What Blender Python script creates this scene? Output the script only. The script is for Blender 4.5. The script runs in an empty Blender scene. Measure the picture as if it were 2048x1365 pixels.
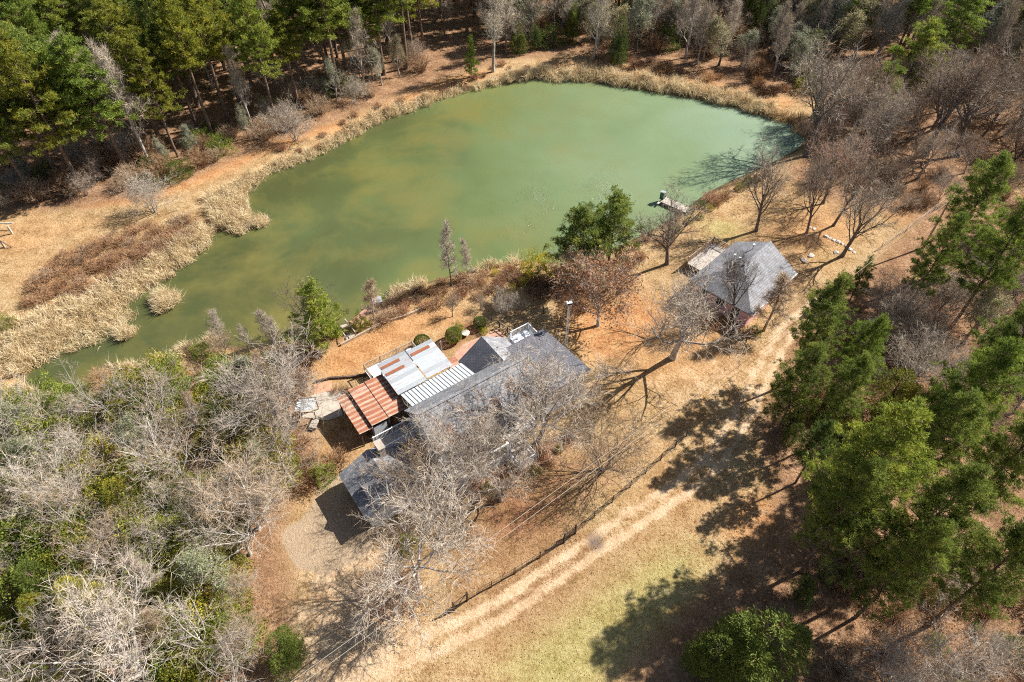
import bpy, math, random
import numpy as np
from mathutils import Vector, Matrix

# ------------------------------------------------------------------ camera, sky, sun, exposure
SC = bpy.context.scene
COL = SC.collection
CAM_H, PITCH, FPX = 60.0, 47.0, 1365.0
cd = bpy.data.cameras.new('camera')
cd.sensor_width = 36.0
cd.lens = 36.0 * FPX / 2048.0
cd.clip_start, cd.clip_end = 0.5, 3000
cam = bpy.data.objects.new('camera', cd)
COL.objects.link(cam)
cam.location = (0, 0, CAM_H)
cam.rotation_euler = (math.radians(90 - PITCH), 0, 0)
SC.camera = cam

SUN_AZ, SUN_EL = 25.0, 42.0           # azimuth measured from +x towards +y
sd = Vector((math.cos(math.radians(SUN_EL)) * math.cos(math.radians(SUN_AZ)),
             math.cos(math.radians(SUN_EL)) * math.sin(math.radians(SUN_AZ)), math.sin(math.radians(SUN_EL))))
W = bpy.data.worlds.new('World')
SC.world = W
W.use_nodes = True
wn = W.node_tree
sky = wn.nodes.new('ShaderNodeTexSky')
sky.sky_type = 'NISHITA'
sky.sun_disc = False
sky.sun_elevation = math.radians(SUN_EL)
sky.sun_rotation = math.radians(90 - SUN_AZ)
bg = wn.nodes['Background']
bg.inputs['Strength'].default_value = 0.055
wn.links.new(sky.outputs[0], bg.inputs['Color'])
sl = bpy.data.lights.new('sun', 'SUN')
sl.energy = 5.0
sl.angle = math.radians(0.55)
sl.color = (1.0, 0.965, 0.91)
so = bpy.data.objects.new('sun', sl)
COL.objects.link(so)
so.rotation_euler = sd.to_track_quat('Z', 'Y').to_euler()
so.location = (60, 30, 80)
SC.view_settings.view_transform = 'Standard'
SC.view_settings.look = 'None'
SC.view_settings.gamma = 1.0
SC.view_settings.exposure = 1.0
SC.cycles.use_denoising = False
SC.cycles.adaptive_threshold = 0.02
SC.cycles.filter_width = 1.1
SC.cycles.max_bounces = 5
SC.cycles.diffuse_bounces = 3
SC.cycles.transparent_max_bounces = 4

# ------------------------------------------------------------------ measuring: where a point seen in the photograph stands
_a = math.radians(PITCH)
FW = np.array([0, math.cos(_a), -math.sin(_a)])
UP = np.array([0, math.sin(_a), math.cos(_a)])
CP = np.array([0, 0, CAM_H])


def P(x, y, z=0.0):
    d = FW * FPX + np.array([x - 1024.0, 0, 0]) + UP * (682.5 - y)
    return CP + d * ((z - CAM_H) / d[2])


def PL(pts, z=0.0):
    return np.array([P(x, y, z)[:2] for x, y in pts])


R0 = random.Random(7)
NR = np.random.default_rng(11)


def nrm(v):
    v = np.asarray(v, float)
    return v / (np.linalg.norm(v, axis=-1, keepdims=True) + 1e-9)


# ------------------------------------------------------------------ object helpers
def tag(o, label=None, cat=None, group=None, kind=None):
    if label: o['label'] = label
    if cat: o['category'] = cat
    if group: o['group'] = group
    if kind: o['kind'] = kind
    return o


def mesh_np(name, v, t, smooth=False):
    v = np.ascontiguousarray(v, dtype=np.float32)
    t = np.ascontiguousarray(t, dtype=np.int32)
    me = bpy.data.meshes.new(name)
    me.vertices.add(len(v)); me.vertices.foreach_set('co', v.ravel())
    n = len(t)
    me.loops.add(n * 3); me.loops.foreach_set('vertex_index', t.ravel())
    me.polygons.add(n)
    me.polygons.foreach_set('loop_start', np.arange(0, n * 3, 3, dtype=np.int32))
    me.polygons.foreach_set('loop_total', np.full(n, 3, dtype=np.int32))
    if smooth:
        me.polygons.foreach_set('use_smooth', np.ones(n, dtype=bool))
    me.update(calc_edges=True)
    return me


def obj(name, me, mat=None, parent=None, loc=None, rz=0.0, scale=None):
    o = bpy.data.objects.new(name, me)
    COL.objects.link(o)
    if mat is not None and me is not None and not me.materials:
        me.materials.append(mat)
    if parent is not None: o.parent = parent
    if loc is not None: o.location = loc
    if rz: o.rotation_euler[2] = rz
    if scale is not None: o.scale = scale
    return o


def empty(name, loc=(0, 0, 0), rz=0.0, label=None, cat=None, group=None):
    o = bpy.data.objects.new(name, None)
    COL.objects.link(o)
    o.location = loc
    o.rotation_euler[2] = rz
    o.empty_display_size = 0.3
    return tag(o, label, cat, group)


class MB:
    """collects boxes, bars, prisms and tubes; build() links them as ONE mesh object"""
    def __init__(s): s.v = []; s.f = []

    def add(s, vs, fs):
        b = len(s.v); s.v += [tuple(map(float, p)) for p in vs]; s.f += [tuple(i + b for i in f) for f in fs]; return s

    def box(s, x0, x1, y0, y1, z0, z1):
        vs = [(x, y, z) for z in (z0, z1) for y in (y0, y1) for x in (x0, x1)]
        return s.add(vs, [(0, 2, 3, 1), (4, 5, 7, 6), (0, 1, 5, 4), (2, 6, 7, 3), (0, 4, 6, 2), (1, 3, 7, 5)])

    def bar(s, a, b, w, h=None, up=(0, 0, 1)):
        h = h or w
        a = np.array(a, float); b = np.array(b, float); d = nrm(b - a); u = np.array(up, float)
        if abs(d @ u) > 0.98: u = np.array([1., 0, 0])
        r = nrm(np.cross(d, u)) * w / 2; t = nrm(np.cross(r, d)) * h / 2
        vs = [p + i * r + j * t for p in (a, b) for i, j in ((-1, -1), (1, -1), (1, 1), (-1, 1))]
        return s.add(vs, [(3, 2, 1, 0), (4, 5, 6, 7), (0, 1, 5, 4), (1, 2, 6, 5), (2, 3, 7, 6), (3, 0, 4, 7)])

    def prism(s, poly, axis, a, b):
        """polygon in the plane across an axis, extruded from a to b"""
        n = len(poly)
        def mk(p, q):
            return {'x': (q, p[0], p[1]), 'y': (p[0], q, p[1]), 'z': (p[0], p[1], q)}[axis]
        vs = [mk(p, a) for p in poly] + [mk(p, b) for p in poly]
        fs = [tuple(range(n))[::-1], tuple(range(n, 2 * n))] + [(i, (i + 1) % n, n + (i + 1) % n, n + i) for i in range(n)]
        return s.add(vs, fs)

    def slab(s, q, t):
        """four corners of a sloping sheet, with thickness t downwards"""
        q = [np.array(p, float) for p in q]
        vs = q + [p - np.array([0, 0, t]) for p in q]
        return s.add(vs, [(0, 1, 2, 3), (7, 6, 5, 4), (0, 4, 5, 1), (1, 5, 6, 2), (2, 6, 7, 3), (3, 7, 4, 0)])

    def tube(s, a, b, r0, r1=None, n=8):
        r1 = r0 if r1 is None else r1
        a = np.array(a, float); b = np.array(b, float); d = nrm(b - a)
        u = np.array([0, 0, 1.]) if abs(d[2]) < 0.95 else np.array([1., 0, 0])
        x = nrm(np.cross(d, u)); y = np.cross(d, x)
        an = [2 * math.pi * i / n for i in range(n)]
        vs = [a + r0 * (math.cos(k) * x + math.sin(k) * y) for k in an] + [b + r1 * (math.cos(k) * x + math.sin(k) * y) for k in an]
        return s.add(vs, [tuple(range(n))[::-1], tuple(range(n, 2 * n))] + [(i, (i + 1) % n, n + (i + 1) % n, n + i) for i in range(n)])

    def mesh(s, name):
        me = bpy.data.meshes.new(name)
        me.from_pydata(s.v, [], s.f)
        import bmesh
        bm = bmesh.new(); bm.from_mesh(me); bmesh.ops.recalc_face_normals(bm, faces=bm.faces); bm.to_mesh(me); bm.free()
        me.update(); return me

    def build(s, name, mat, parent=None, loc=None, rz=0.0):
        return obj(name, s.mesh(name), mat, parent, loc, rz)


# ------------------------------------------------------------------ materials
def new_mat(name):
    m = bpy.data.materials.new(name)
    m.use_nodes = True
    nt = m.node_tree
    b = nt.nodes['Principled BSDF']
    return m, nt, b


def L(nt, a, b): nt.links.new(a, b)


def noise(nt, vec, scale, detail=3, rough=0.55, dist=0.0):
    n = nt.nodes.new('ShaderNodeTexNoise')
    n.inputs['Scale'].default_value = scale; n.inputs['Detail'].default_value = detail
    n.inputs['Roughness'].default_value = rough; n.inputs['Distortion'].default_value = dist
    if vec is not None: L(nt, vec, n.inputs['Vector'])
    return n.outputs['Fac']


def ramp(nt, fac, stops):
    r = nt.nodes.new('ShaderNodeValToRGB')
    while len(r.color_ramp.elements) < len(stops): r.color_ramp.elements.new(0.5)
    for e, (p, c) in zip(r.color_ramp.elements, stops):
        e.position = p; e.color = (c, c, c, 1) if isinstance(c, (int, float)) else (*c, 1)
    L(nt, fac, r.inputs[0]); return r.outputs[0]


def mix(nt, fac, a, b, mode='MIX'):
    m = nt.nodes.new('ShaderNodeMix'); m.data_type = 'RGBA'; m.blend_type = mode
    for s, val in ((0, fac), (6, a), (7, b)):
        if isinstance(val, (int, float)): m.inputs[s].default_value = val if s == 0 else (val, val, val, 1)
        elif isinstance(val, tuple): m.inputs[s].default_value = (*val, 1)
        else: L(nt, val, m.inputs[s])
    return m.outputs[2]


def math_n(nt, op, a, b=None, clamp=False):
    m = nt.nodes.new('ShaderNodeMath'); m.operation = op; m.use_clamp = clamp
    for i, val in enumerate((a, b)):
        if val is None: continue
        if isinstance(val, (int, float)): m.inputs[i].default_value = val
        else: L(nt, val, m.inputs[i])
    return m.outputs[0]


def bump(nt, b, h, strength, dist=0.05):
    n = nt.nodes.new('ShaderNodeBump'); n.inputs['Strength'].default_value = strength; n.inputs['Distance'].default_value = dist
    L(nt, h, n.inputs['Height']); L(nt, n.outputs[0], b.inputs['Normal'])


def coords(nt, which='Object'):
    return nt.nodes.new('ShaderNodeTexCoord').outputs[which]


def geo_pos(nt): return nt.nodes.new('ShaderNodeNewGeometry').outputs['Position']


def plain(name, col, rough=0.7, var=0.18, scale=3.0, metal=0.0, bmp=0.15, fine=30.0):
    """a weathered surface: base colour with large blotches and fine grain"""
    m, nt, b = new_mat(name)
    c = coords(nt)
    n1 = noise(nt, c, scale, 4); n2 = noise(nt, c, fine, 2)
    v = math_n(nt, 'ADD', math_n(nt, 'MULTIPLY', n1, 0.7), math_n(nt, 'MULTIPLY', n2, 0.3))
    d = tuple(x * (1 - 1.6 * var) for x in col); l = tuple(min(0.95, x * (1 + 1.2 * var)) for x in col)
    L(nt, ramp(nt, v, [(0.3, d), (0.7, l)]), b.inputs['Base Color'])
    b.inputs['Roughness'].default_value = rough; b.inputs['Metallic'].default_value = metal
    if bmp: bump(nt, b, n2, bmp, 0.03)
    return m


def bark_mat(name, col, dark):
    m, nt, b = new_mat(name)
    oi = nt.nodes.new('ShaderNodeObjectInfo')
    n1 = noise(nt, geo_pos(nt), 2.6, 4, 0.65)
    base = ramp(nt, n1, [(0.32, dark), (0.62, col)])
    L(nt, mix(nt, 1.0, base, oi.outputs['Color'], 'MULTIPLY'), b.inputs['Base Color'])
    b.inputs['Roughness'].default_value = 0.9
    b.inputs['Specular IOR Level'].default_value = 0.2
    return m


def leaf_mat(name, c0, c1, c2, trans=0.35):
    m, nt, b = new_mat(name)
    oi = nt.nodes.new('ShaderNodeObjectInfo')
    p = geo_pos(nt)
    n1 = noise(nt, p, 0.55, 3, 0.6); n2 = noise(nt, p, 5.0, 2)
    v = math_n(nt, 'ADD', math_n(nt, 'MULTIPLY', n1, 0.6), math_n(nt, 'MULTIPLY', n2, 0.4))
    base = ramp(nt, v, [(0.32, c0), (0.5, c1), (0.68, c2)])
    base = mix(nt, 1.0, base, oi.outputs['Color'], 'MULTIPLY')
    L(nt, base, b.inputs['Base Color'])
    b.inputs['Roughness'].default_value = 0.6
    b.inputs['Specular IOR Level'].default_value = 0.25
    tr = nt.nodes.new('ShaderNodeBsdfTranslucent'); L(nt, base, tr.inputs['Color'])
    ms = nt.nodes.new('ShaderNodeMixShader'); ms.inputs[0].default_value = trans
    L(nt, b.outputs[0], ms.inputs[1]); L(nt, tr.outputs[0], ms.inputs[2])
    L(nt, ms.outputs[0], nt.nodes['Material Output'].inputs['Surface'])
    return m


M = {}
M['bark_grey'] = bark_mat('bark_grey', (0.43, 0.40, 0.37), (0.22, 0.20, 0.18))
M['twig'] = bark_mat('twig', (0.48, 0.415, 0.335), (0.30, 0.252, 0.198))
M['bark_pine'] = bark_mat('bark_pine', (0.22, 0.15, 0.11), (0.10, 0.065, 0.045))
M['needles'] = leaf_mat('needles', (0.068, 0.108, 0.026), (0.195, 0.245, 0.048), (0.40, 0.41, 0.085), 0.42)
M['cedar'] = leaf_mat('cedar_leaf', (0.06, 0.09, 0.022), (0.15, 0.18, 0.04), (0.30, 0.29, 0.07))
M['leaf_green'] = leaf_mat('leaf_green', (0.075, 0.11, 0.02), (0.215, 0.245, 0.045), (0.40, 0.39, 0.09), 0.42)
M['leaf_grey'] = leaf_mat('leaf_greygreen', (0.14, 0.155, 0.09), (0.31, 0.325, 0.20), (0.48, 0.48, 0.31))
M['leaf_brown'] = leaf_mat('leaf_brown', (0.22, 0.09, 0.035), (0.38, 0.175, 0.075), (0.50, 0.28, 0.14), 0.25)
M['brush'] = leaf_mat('brush_twig', (0.24, 0.165, 0.11), (0.38, 0.28, 0.19), (0.52, 0.41, 0.29), 0.1)
M['reed'] = leaf_mat('reed_blade', (0.48, 0.36, 0.19), (0.70, 0.56, 0.34), (0.86, 0.74, 0.52), 0.3)
M['white'] = plain('white_paint', (0.78, 0.79, 0.80), 0.5, 0.06, 1.5, bmp=0.04)
M['siding'] = plain('white_siding', (0.74, 0.76, 0.78), 0.55, 0.07, 1.2, bmp=0.04)
M['concrete'] = plain('concrete', (0.42, 0.36, 0.29), 0.85, 0.2, 1.2)
M['wood'] = plain('weathered_wood', (0.40, 0.30, 0.21), 0.8, 0.3, 4.0)
M['woodgrey'] = plain('grey_wood', (0.45, 0.39, 0.33), 0.85, 0.25, 3.0)
M['darkwood'] = plain('dark_wood', (0.11, 0.07, 0.05), 0.85, 0.3, 4.0)
M['black'] = plain('black_iron', (0.025, 0.022, 0.022), 0.5, 0.2, 5.0)
M['steel'] = plain('galvanised_steel', (0.55, 0.57, 0.58), 0.45, 0.1, 4.0, metal=0.6)
M['stone'] = plain('pale_stone', (0.52, 0.47, 0.40), 0.85, 0.3, 5.0, bmp=0.4)
M['pink'] = plain('pink_brick', (0.74, 0.43, 0.42), 0.8, 0.22, 6.0)
M['green_plastic'] = plain('green_plastic', (0.03, 0.11, 0.08), 0.45, 0.15, 3.0)
M['rubber'] = plain('black_rubber', (0.02, 0.02, 0.02), 0.7, 0.1)
M['interior'] = plain('dark_brown_interior', (0.06, 0.05, 0.045), 0.9, 0.2)  # near-black brown for the shed partition and the planter soil
M['brick'] = None


def brick_mat(name, c1, c2, mortar, sx):
    m, nt, b = new_mat(name)
    t = nt.nodes.new('ShaderNodeTexBrick'); c = coords(nt)
    L(nt, c, t.inputs['Vector'])
    t.inputs['Color1'].default_value = (*c1, 1); t.inputs['Color2'].default_value = (*c2, 1); t.inputs['Mortar'].default_value = (*mortar, 1)
    t.inputs['Scale'].default_value = sx; t.inputs['Mortar Size'].default_value = 0.02
    n = noise(nt, c, 1.6, 4)
    L(nt, mix(nt, 1.0, t.outputs['Color'], ramp(nt, n, [(0.3, 0.75), (0.7, 1.1)]), 'MULTIPLY'), b.inputs['Base Color'])
    b.inputs['Roughness'].default_value = 0.85
    bump(nt, b, t.outputs['Fac'], -0.3, 0.02)
    return m


M['brick'] = brick_mat('patio_brick', (0.52, 0.27, 0.18), (0.43, 0.21, 0.14), (0.45, 0.33, 0.25), 2.2)


def shingle_mat(name, c1, c2, litter=0.0):
    m, nt, b = new_mat(name)
    c = coords(nt)
    t = nt.nodes.new('ShaderNodeTexBrick'); L(nt, c, t.inputs['Vector'])
    t.inputs['Color1'].default_value = (*c1, 1); t.inputs['Color2'].default_value = (*c2, 1)
    t.inputs['Mortar'].default_value = (*[x * 0.55 for x in c1], 1)
    t.inputs['Scale'].default_value = 1.0; t.inputs['Brick Width'].default_value = 0.34; t.inputs['Row Height'].default_value = 0.27
    t.inputs['Mortar Size'].default_value = 0.035; t.offset = 0.43
    n1 = noise(nt, c, 0.9, 5, 0.6); n2 = noise(nt, c, 14, 3, 0.7)
    base = mix(nt, 1.0, t.outputs['Color'], ramp(nt, n1, [(0.3, 0.72), (0.7, 1.2)]), 'MULTIPLY')
    base = mix(nt, 1.0, base, ramp(nt, n2, [(0.3, 0.7), (0.7, 1.3)]), 'MULTIPLY')
    if litter:
        n3 = noise(nt, c, 0.5, 6, 0.7, 0.6); n4 = noise(nt, c, 9, 3, 0.7)
        f = ramp(nt, math_n(nt, 'ADD', math_n(nt, 'MULTIPLY', n3, 0.7), math_n(nt, 'MULTIPLY', n4, 0.3)), [(0.56 - litter * 0.1, 0.0), (0.62 - litter * 0.1, 0.85)])
        base = mix(nt, f, base, (0.40, 0.25, 0.13))
    L(nt, base, b.inputs['Base Color'])
    b.inputs['Roughness'].default_value = 0.85
    bump(nt, b, t.outputs['Fac'], -0.4, 0.02)
    return m


M['shingle'] = shingle_mat('grey_shingle', (0.30, 0.295, 0.30), (0.17, 0.168, 0.18))
M['shingle_litter'] = shingle_mat('grey_shingle_with_leaves', (0.26, 0.255, 0.26), (0.18, 0.178, 0.19), 0.5)
M['shingle_brown'] = shingle_mat('cool_grey_shingle', (0.29, 0.285, 0.295), (0.20, 0.196, 0.208), 0.0)
M['shingle_dark_and_shade'] = shingle_mat('dark_and_shade_shingle', (0.17, 0.165, 0.18), (0.12, 0.12, 0.135))  # dark roofing; its colour also stands in for shade on two small slopes
M['shingle_red'] = brick_mat('red_roof', (0.42, 0.12, 0.08), (0.33, 0.09, 0.06), (0.2, 0.07, 0.05), 3.0)


def metal_sheet(name, kind):
    """corrugated sheet: kind 'galv' grey zinc, 'rust' red stripes of rust between paler laps, 'brown' rusted through"""
    m, nt, b = new_mat(name)
    c = coords(nt); oi = nt.nodes.new('ShaderNodeObjectInfo')
    mp = nt.nodes.new('ShaderNodeMapping'); L(nt, c, mp.inputs['Vector'])
    mp.inputs['Scale'].default_value = (0.35, 2.2, 1.0)
    ad = nt.nodes.new('ShaderNodeVectorMath'); ad.operation = 'ADD'; L(nt, mp.outputs[0], ad.inputs[0]); L(nt, oi.outputs['Location'], ad.inputs[1])
    n1 = noise(nt, ad.outputs[0], 1.6, 5, 0.65); n2 = noise(nt, ad.outputs[0], 9, 3)
    zinc = ramp(nt, n2, [(0.3, (0.37, 0.40, 0.42)), (0.7, (0.50, 0.52, 0.535))])
    zinc = mix(nt, 1.0, zinc, ramp(nt, oi.outputs['Random'], [(0.0, 0.72), (1.0, 1.12)]), 'MULTIPLY')
    rust = ramp(nt, n2, [(0.3, (0.25, 0.085, 0.04)), (0.7, (0.42, 0.165, 0.08))])
    if kind == 'galv': f = ramp(nt, n1, [(0.54, 0.0), (0.72, 0.6)])
    elif kind == 'brown': f = ramp(nt, n1, [(0.1, 0.9), (0.5, 1.0)])
    else:
        sp = nt.nodes.new('ShaderNodeSeparateXYZ'); L(nt, c, sp.inputs[0])
        ed = math_n(nt, 'ABSOLUTE', sp.outputs[1])
        v = math_n(nt, 'ADD', ed, math_n(nt, 'MULTIPLY', math_n(nt, 'SUBTRACT', n1, 0.5), -0.65))
        v = math_n(nt, 'ADD', v, math_n(nt, 'MULTIPLY', oi.outputs['Random'], 0.10))
        f = ramp(nt, v, [(0.14, 1.0), (0.34, 0.18)])
        zinc = ramp(nt, n2, [(0.3, (0.46, 0.33, 0.24)), (0.7, (0.60, 0.49, 0.39))])
    L(nt, mix(nt, f, zinc, rust), b.inputs['Base Color'])
    b.inputs['Metallic'].default_value = 0.15
    b.inputs['Roughness'].default_value = 0.55
    return m


M['galv'] = metal_sheet('galvanised_sheet', 'galv')
M['rust'] = metal_sheet('rusty_sheet', 'rust')
M['rustbrown'] = metal_sheet('brown_rusted_sheet', 'brown')
M['seam'] = plain('white_metal_panel', (0.56, 0.58, 0.59), 0.4, 0.05, 1.0, metal=0.1, bmp=0.0)


def glass_mat():
    m, nt, b = new_mat('window_glass')
    b.inputs['Base Color'].default_value = (0.03, 0.035, 0.045, 1)
    b.inputs['Roughness'].default_value = 0.08
    return m


M['glass'] = glass_mat()


WATER_Z = -0.8


def water_mat():
    m, nt, b = new_mat('pond_water')
    p = geo_pos(nt)
    n1 = noise(nt, p, 0.03, 4, 0.55, 0.15); n2 = noise(nt, p, 0.06, 5, 0.62, 0.25)
    sx = nt.nodes.new('ShaderNodeSeparateXYZ'); L(nt, p, sx.inputs[0])
    # dark olive water on the left, paler grey green towards the dam on the right
    fx = math_n(nt, 'ADD', math_n(nt, 'MULTIPLY', sx.outputs[0], 0.0105), math_n(nt, 'ADD', math_n(nt, 'MULTIPLY', n1, 0.9), 0.02))
    base = ramp(nt, fx, [(0.14, (0.066, 0.074, 0.026)), (0.40, (0.112, 0.146, 0.053)), (0.68, (0.158, 0.214, 0.108)), (0.95, (0.185, 0.250, 0.160))])
    fb = math_n(nt, 'MULTIPLY', ramp(nt, n2, [(0.44, 0.0), (0.64, 0.8)]), ramp(nt, fx, [(0.25, 1.0), (0.85, 0.0)]))
    base = mix(nt, fb, base, (0.175, 0.150, 0.042))
    L(nt, base, b.inputs['Base Color'])
    nr = noise(nt, p, 0.05, 3, 0.6, 0.5)
    # calm on the left, ruffled by wind towards the open right half
    wind = math_n(nt, 'ADD', nr, math_n(nt, 'MULTIPLY', sx.outputs[0], 0.0035))
    L(nt, ramp(nt, wind, [(0.40, 0.10), (0.56, 0.34), (0.68, 0.52)]), b.inputs['Roughness'])
    b.inputs['IOR'].default_value = 1.33
    mp = nt.nodes.new('ShaderNodeMapping'); L(nt, p, mp.inputs['Vector']); mp.inputs['Scale'].default_value = (1.0, 1.6, 1.0)
    w1 = noise(nt, mp.outputs[0], 3.4, 4, 0.65); w2 = noise(nt, mp.outputs[0], 0.7, 2)
    # a gust has roughened the water off the near shore: steeper ripples there
    gd = nt.nodes.new('ShaderNodeVectorMath'); gd.operation = 'DISTANCE'; L(nt, p, gd.inputs[0]); gd.inputs[1].default_value = (11.0, 82.0, WATER_Z)
    gust = math_n(nt, 'MULTIPLY', ramp(nt, math_n(nt, 'MULTIPLY', gd.outputs['Value'], 0.045), [(0.05, 1.0), (0.8, 0.0)]), ramp(nt, noise(nt, p, 0.16, 4, 0.65, 0.4), [(0.42, 0.0), (0.62, 1.0)]))
    bn = nt.nodes.new('ShaderNodeBump'); bn.inputs['Distance'].default_value = 0.35
    L(nt, math_n(nt, 'ADD', math_n(nt, 'MULTIPLY', gust, 0.85), 0.10), bn.inputs['Strength'])
    L(nt, math_n(nt, 'ADD', w1, math_n(nt, 'MULTIPLY', w2, 0.8)), bn.inputs['Height']); L(nt, bn.outputs[0], b.inputs['Normal'])
    return m


M['water'] = water_mat()

# ------------------------------------------------------------------ the ground: one sheet with the pond's basin, split where the surface changes
POND = PL([(60, 745), (130, 690), (200, 648), (270, 600), (330, 560), (395, 505), (432, 462), (470, 470), (500, 452), (492, 395), (530, 350),
           (600, 320), (660, 295), (720, 262), (800, 228), (900, 190), (1000, 168), (1075, 160), (1180, 166), (1300, 184), (1420, 205), (1540, 235),
           (1600, 258), (1612, 285), (1560, 318), (1480, 350), (1405, 388), (1378, 412), (1330, 445), (1262, 478), (1200, 508), (1110, 528), (1050, 516),
           (980, 530), (900, 550), (830, 570), (765, 598), (705, 640), (640, 664), (560, 682), (480, 692), (420, 682), (380, 692), (330, 712), (270, 740),
           (200, 772), (120, 790), (55, 775)], WATER_Z)


def smooth_poly(p, it=2):
    for _ in range(it):
        q = np.roll(p, -1, 0)
        p = np.stack([p * 0.75 + q * 0.25, p * 0.25 + q * 0.75], 1).reshape(-1, 2)
    return p


POND = smooth_poly(POND)


def inside(px, py, poly):
    r = np.zeros(px.shape, bool)
    x1, y1 = poly[-1]
    for x2, y2 in poly:
        if y1 != y2:
            c = ((y1 > py) != (y2 > py)) & (px < (x2 - x1) * (py - y1) / (y2 - y1) + x1)
            r ^= c
        x1, y1 = x2, y2
    return r


def seg_dist(px, py, line):
    d = np.full(px.shape, 1e9)
    for (x1, y1), (x2, y2) in zip(line[:-1], line[1:]):
        dx, dy = x2 - x1, y2 - y1
        t = np.clip(((px - x1) * dx + (py - y1) * dy) / (dx * dx + dy * dy + 1e-9), 0, 1)
        d = np.minimum(d, np.hypot(px - x1 - t * dx, py - y1 - t * dy))
    return d


def pond_sd(px, py):
    d = seg_dist(px, py, np.vstack([POND, POND[:1]]))
    return np.where(inside(px, py, POND), -d, d)


_ph = [(0.11, 0.07, 0.3), (0.05, -0.13, 1.7), (-0.17, 0.09, 4.1), (0.23, 0.21, 2.2), (0.41, -0.33, 0.9), (-0.29, 0.47, 5.0)]


def wob(x, y, k=1.0):
    s = 0
    for i, (a, b, c) in enumerate(_ph): s = s + np.sin(x * a * k * 2 + y * b * k * 2 + c * 3 + i) / (1 + 0.5 * i)
    return s / 3.0


HOUSE_FLAT = np.array([[-3, 43], [31, 65], [-20, 40]], float)


def ground_z(x, y, sdp=None):
    x = np.asarray(x, float); y = np.asarray(y, float)
    s = pond_sd(x, y) if sdp is None else sdp
    t = np.clip((s + 3.5) / 6.5, 0, 1); t = t * t * (3 - 2 * t)
    z = -2.0 + 2.0 * t
    rough = np.minimum(np.hypot(x + 3, y - 43) / 26, np.hypot(x - 31, y - 65) / 14)
    amp = np.clip(rough - 0.8, 0, 1) * 0.22 * t
    return z + amp * wob(x, y, 0.8)


def gz(x, y): return float(ground_z(np.array([x]), np.array([y]))[0])


STEP = 0.5
fx = np.arange(-125, 125.01, STEP); fy = np.arange(8, 178.01, STEP)
gx = np.concatenate([[-700, -420, -250, -170], fx, [170, 250, 420, 700]])
gy = np.concatenate([[-200, -80, -20], fy, [200, 260, 400, 800]])
GX, GY = np.meshgrid(gx, gy)
SDP = pond_sd(GX, GY)
GZ = ground_z(GX, GY, SDP)


def look(a, x, y):
    """read a ground map between its grid points"""
    x = np.clip(np.asarray(x, float), -124.9, 124.9); y = np.clip(np.asarray(y, float), 8.1, 177.9)
    u = (x + 125) / STEP + 4; v = (y - 8) / STEP + 3
    i = u.astype(int); j = v.astype(int); f = u - i; g = v - j
    return (a[j, i] * (1 - f) + a[j, i + 1] * f) * (1 - g) + (a[j + 1, i] * (1 - f) + a[j + 1, i + 1] * f) * g


def pond_sd(x, y): return look(SDP, x, y)


def ground_z(x, y): return look(GZ, x, y)


GXW = GX + 0.5 * wob(GX, GY, 6.0) + 0.35 * wob(GY + 40, GX, 13.0)
GYW = GY + 0.5 * wob(GX + 30, GY, 6.5) + 0.35 * wob(GY, GX + 70, 12.0)


def blur(a, n, it=2):
    for _ in range(it):
        for ax in (0, 1):
            c = np.cumsum(np.pad(a, [(n + 1, n) if i == ax else (0, 0) for i in (0, 1)], mode='edge'), axis=ax)
            a = (np.take(c, np.arange(2 * n + 1, c.shape[ax]), axis=ax) - np.take(c, np.arange(0, c.shape[ax] - 2 * n - 1), axis=ax)) / (2 * n + 1)
    return a


def area(polys, soft=2, crisp=False):
    r = np.zeros(GX.shape)
    for p in polys:
        r = np.maximum(r, inside(GX if crisp else GXW, GY if crisp else GYW, PL(p)).astype(float))
    return blur(r, soft) if soft else r


def strip(lines, w, soft=1.0):
    r = np.zeros(GX.shape)
    for l in lines:
        d = seg_dist(GXW * 0.6 + GX * 0.4, GYW * 0.6 + GY * 0.4, PL(l))
        r = np.maximum(r, np.clip((w + soft - d) / (2 * soft), 0, 1))
    return r


ROAD = [(600, 1420), (760, 1330), (870, 1285), (1000, 1222), (1130, 1132), (1250, 1050), (1360, 980), (1425, 925), (1475, 850), (1512, 775), (1550, 700), (1580, 655), (1640, 610)]
road_l = PL(ROAD)
rd = seg_dist(GX + 0.25 * wob(GX, GY, 9.0), GY + 0.25 * wob(GY, GX, 9.0), road_l)
rut = np.clip(1.05 - np.abs(rd - 0.78) / 0.55, 0, 1) * np.clip(.8 + .35 * wob(GX, GY, 7.0), .45, 1)
road_band = np.clip((1.9 - rd) / 0.8, 0, 1)
SAND = np.clip(rut * 0.95 + 0.22 * road_band, 0, 1)
SAND = np.maximum(SAND, area([[(560, 1365), (640, 1290), (790, 1255), (850, 1240), (880, 1275), (800, 1340), (700, 1420), (520, 1420)]], 3))
SAND = np.maximum(SAND, 0.75 * area([[(620, 1110), (720, 1060), (800, 1180), (840, 1260), (650, 1340), (560, 1360), (600, 1240)]], 3))
SAND = np.maximum(SAND, 0.32 * area([[(1230, 770), (1420, 690), (1560, 640), (1560, 700), (1480, 800), (1400, 850), (1330, 850)]], 5))
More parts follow.
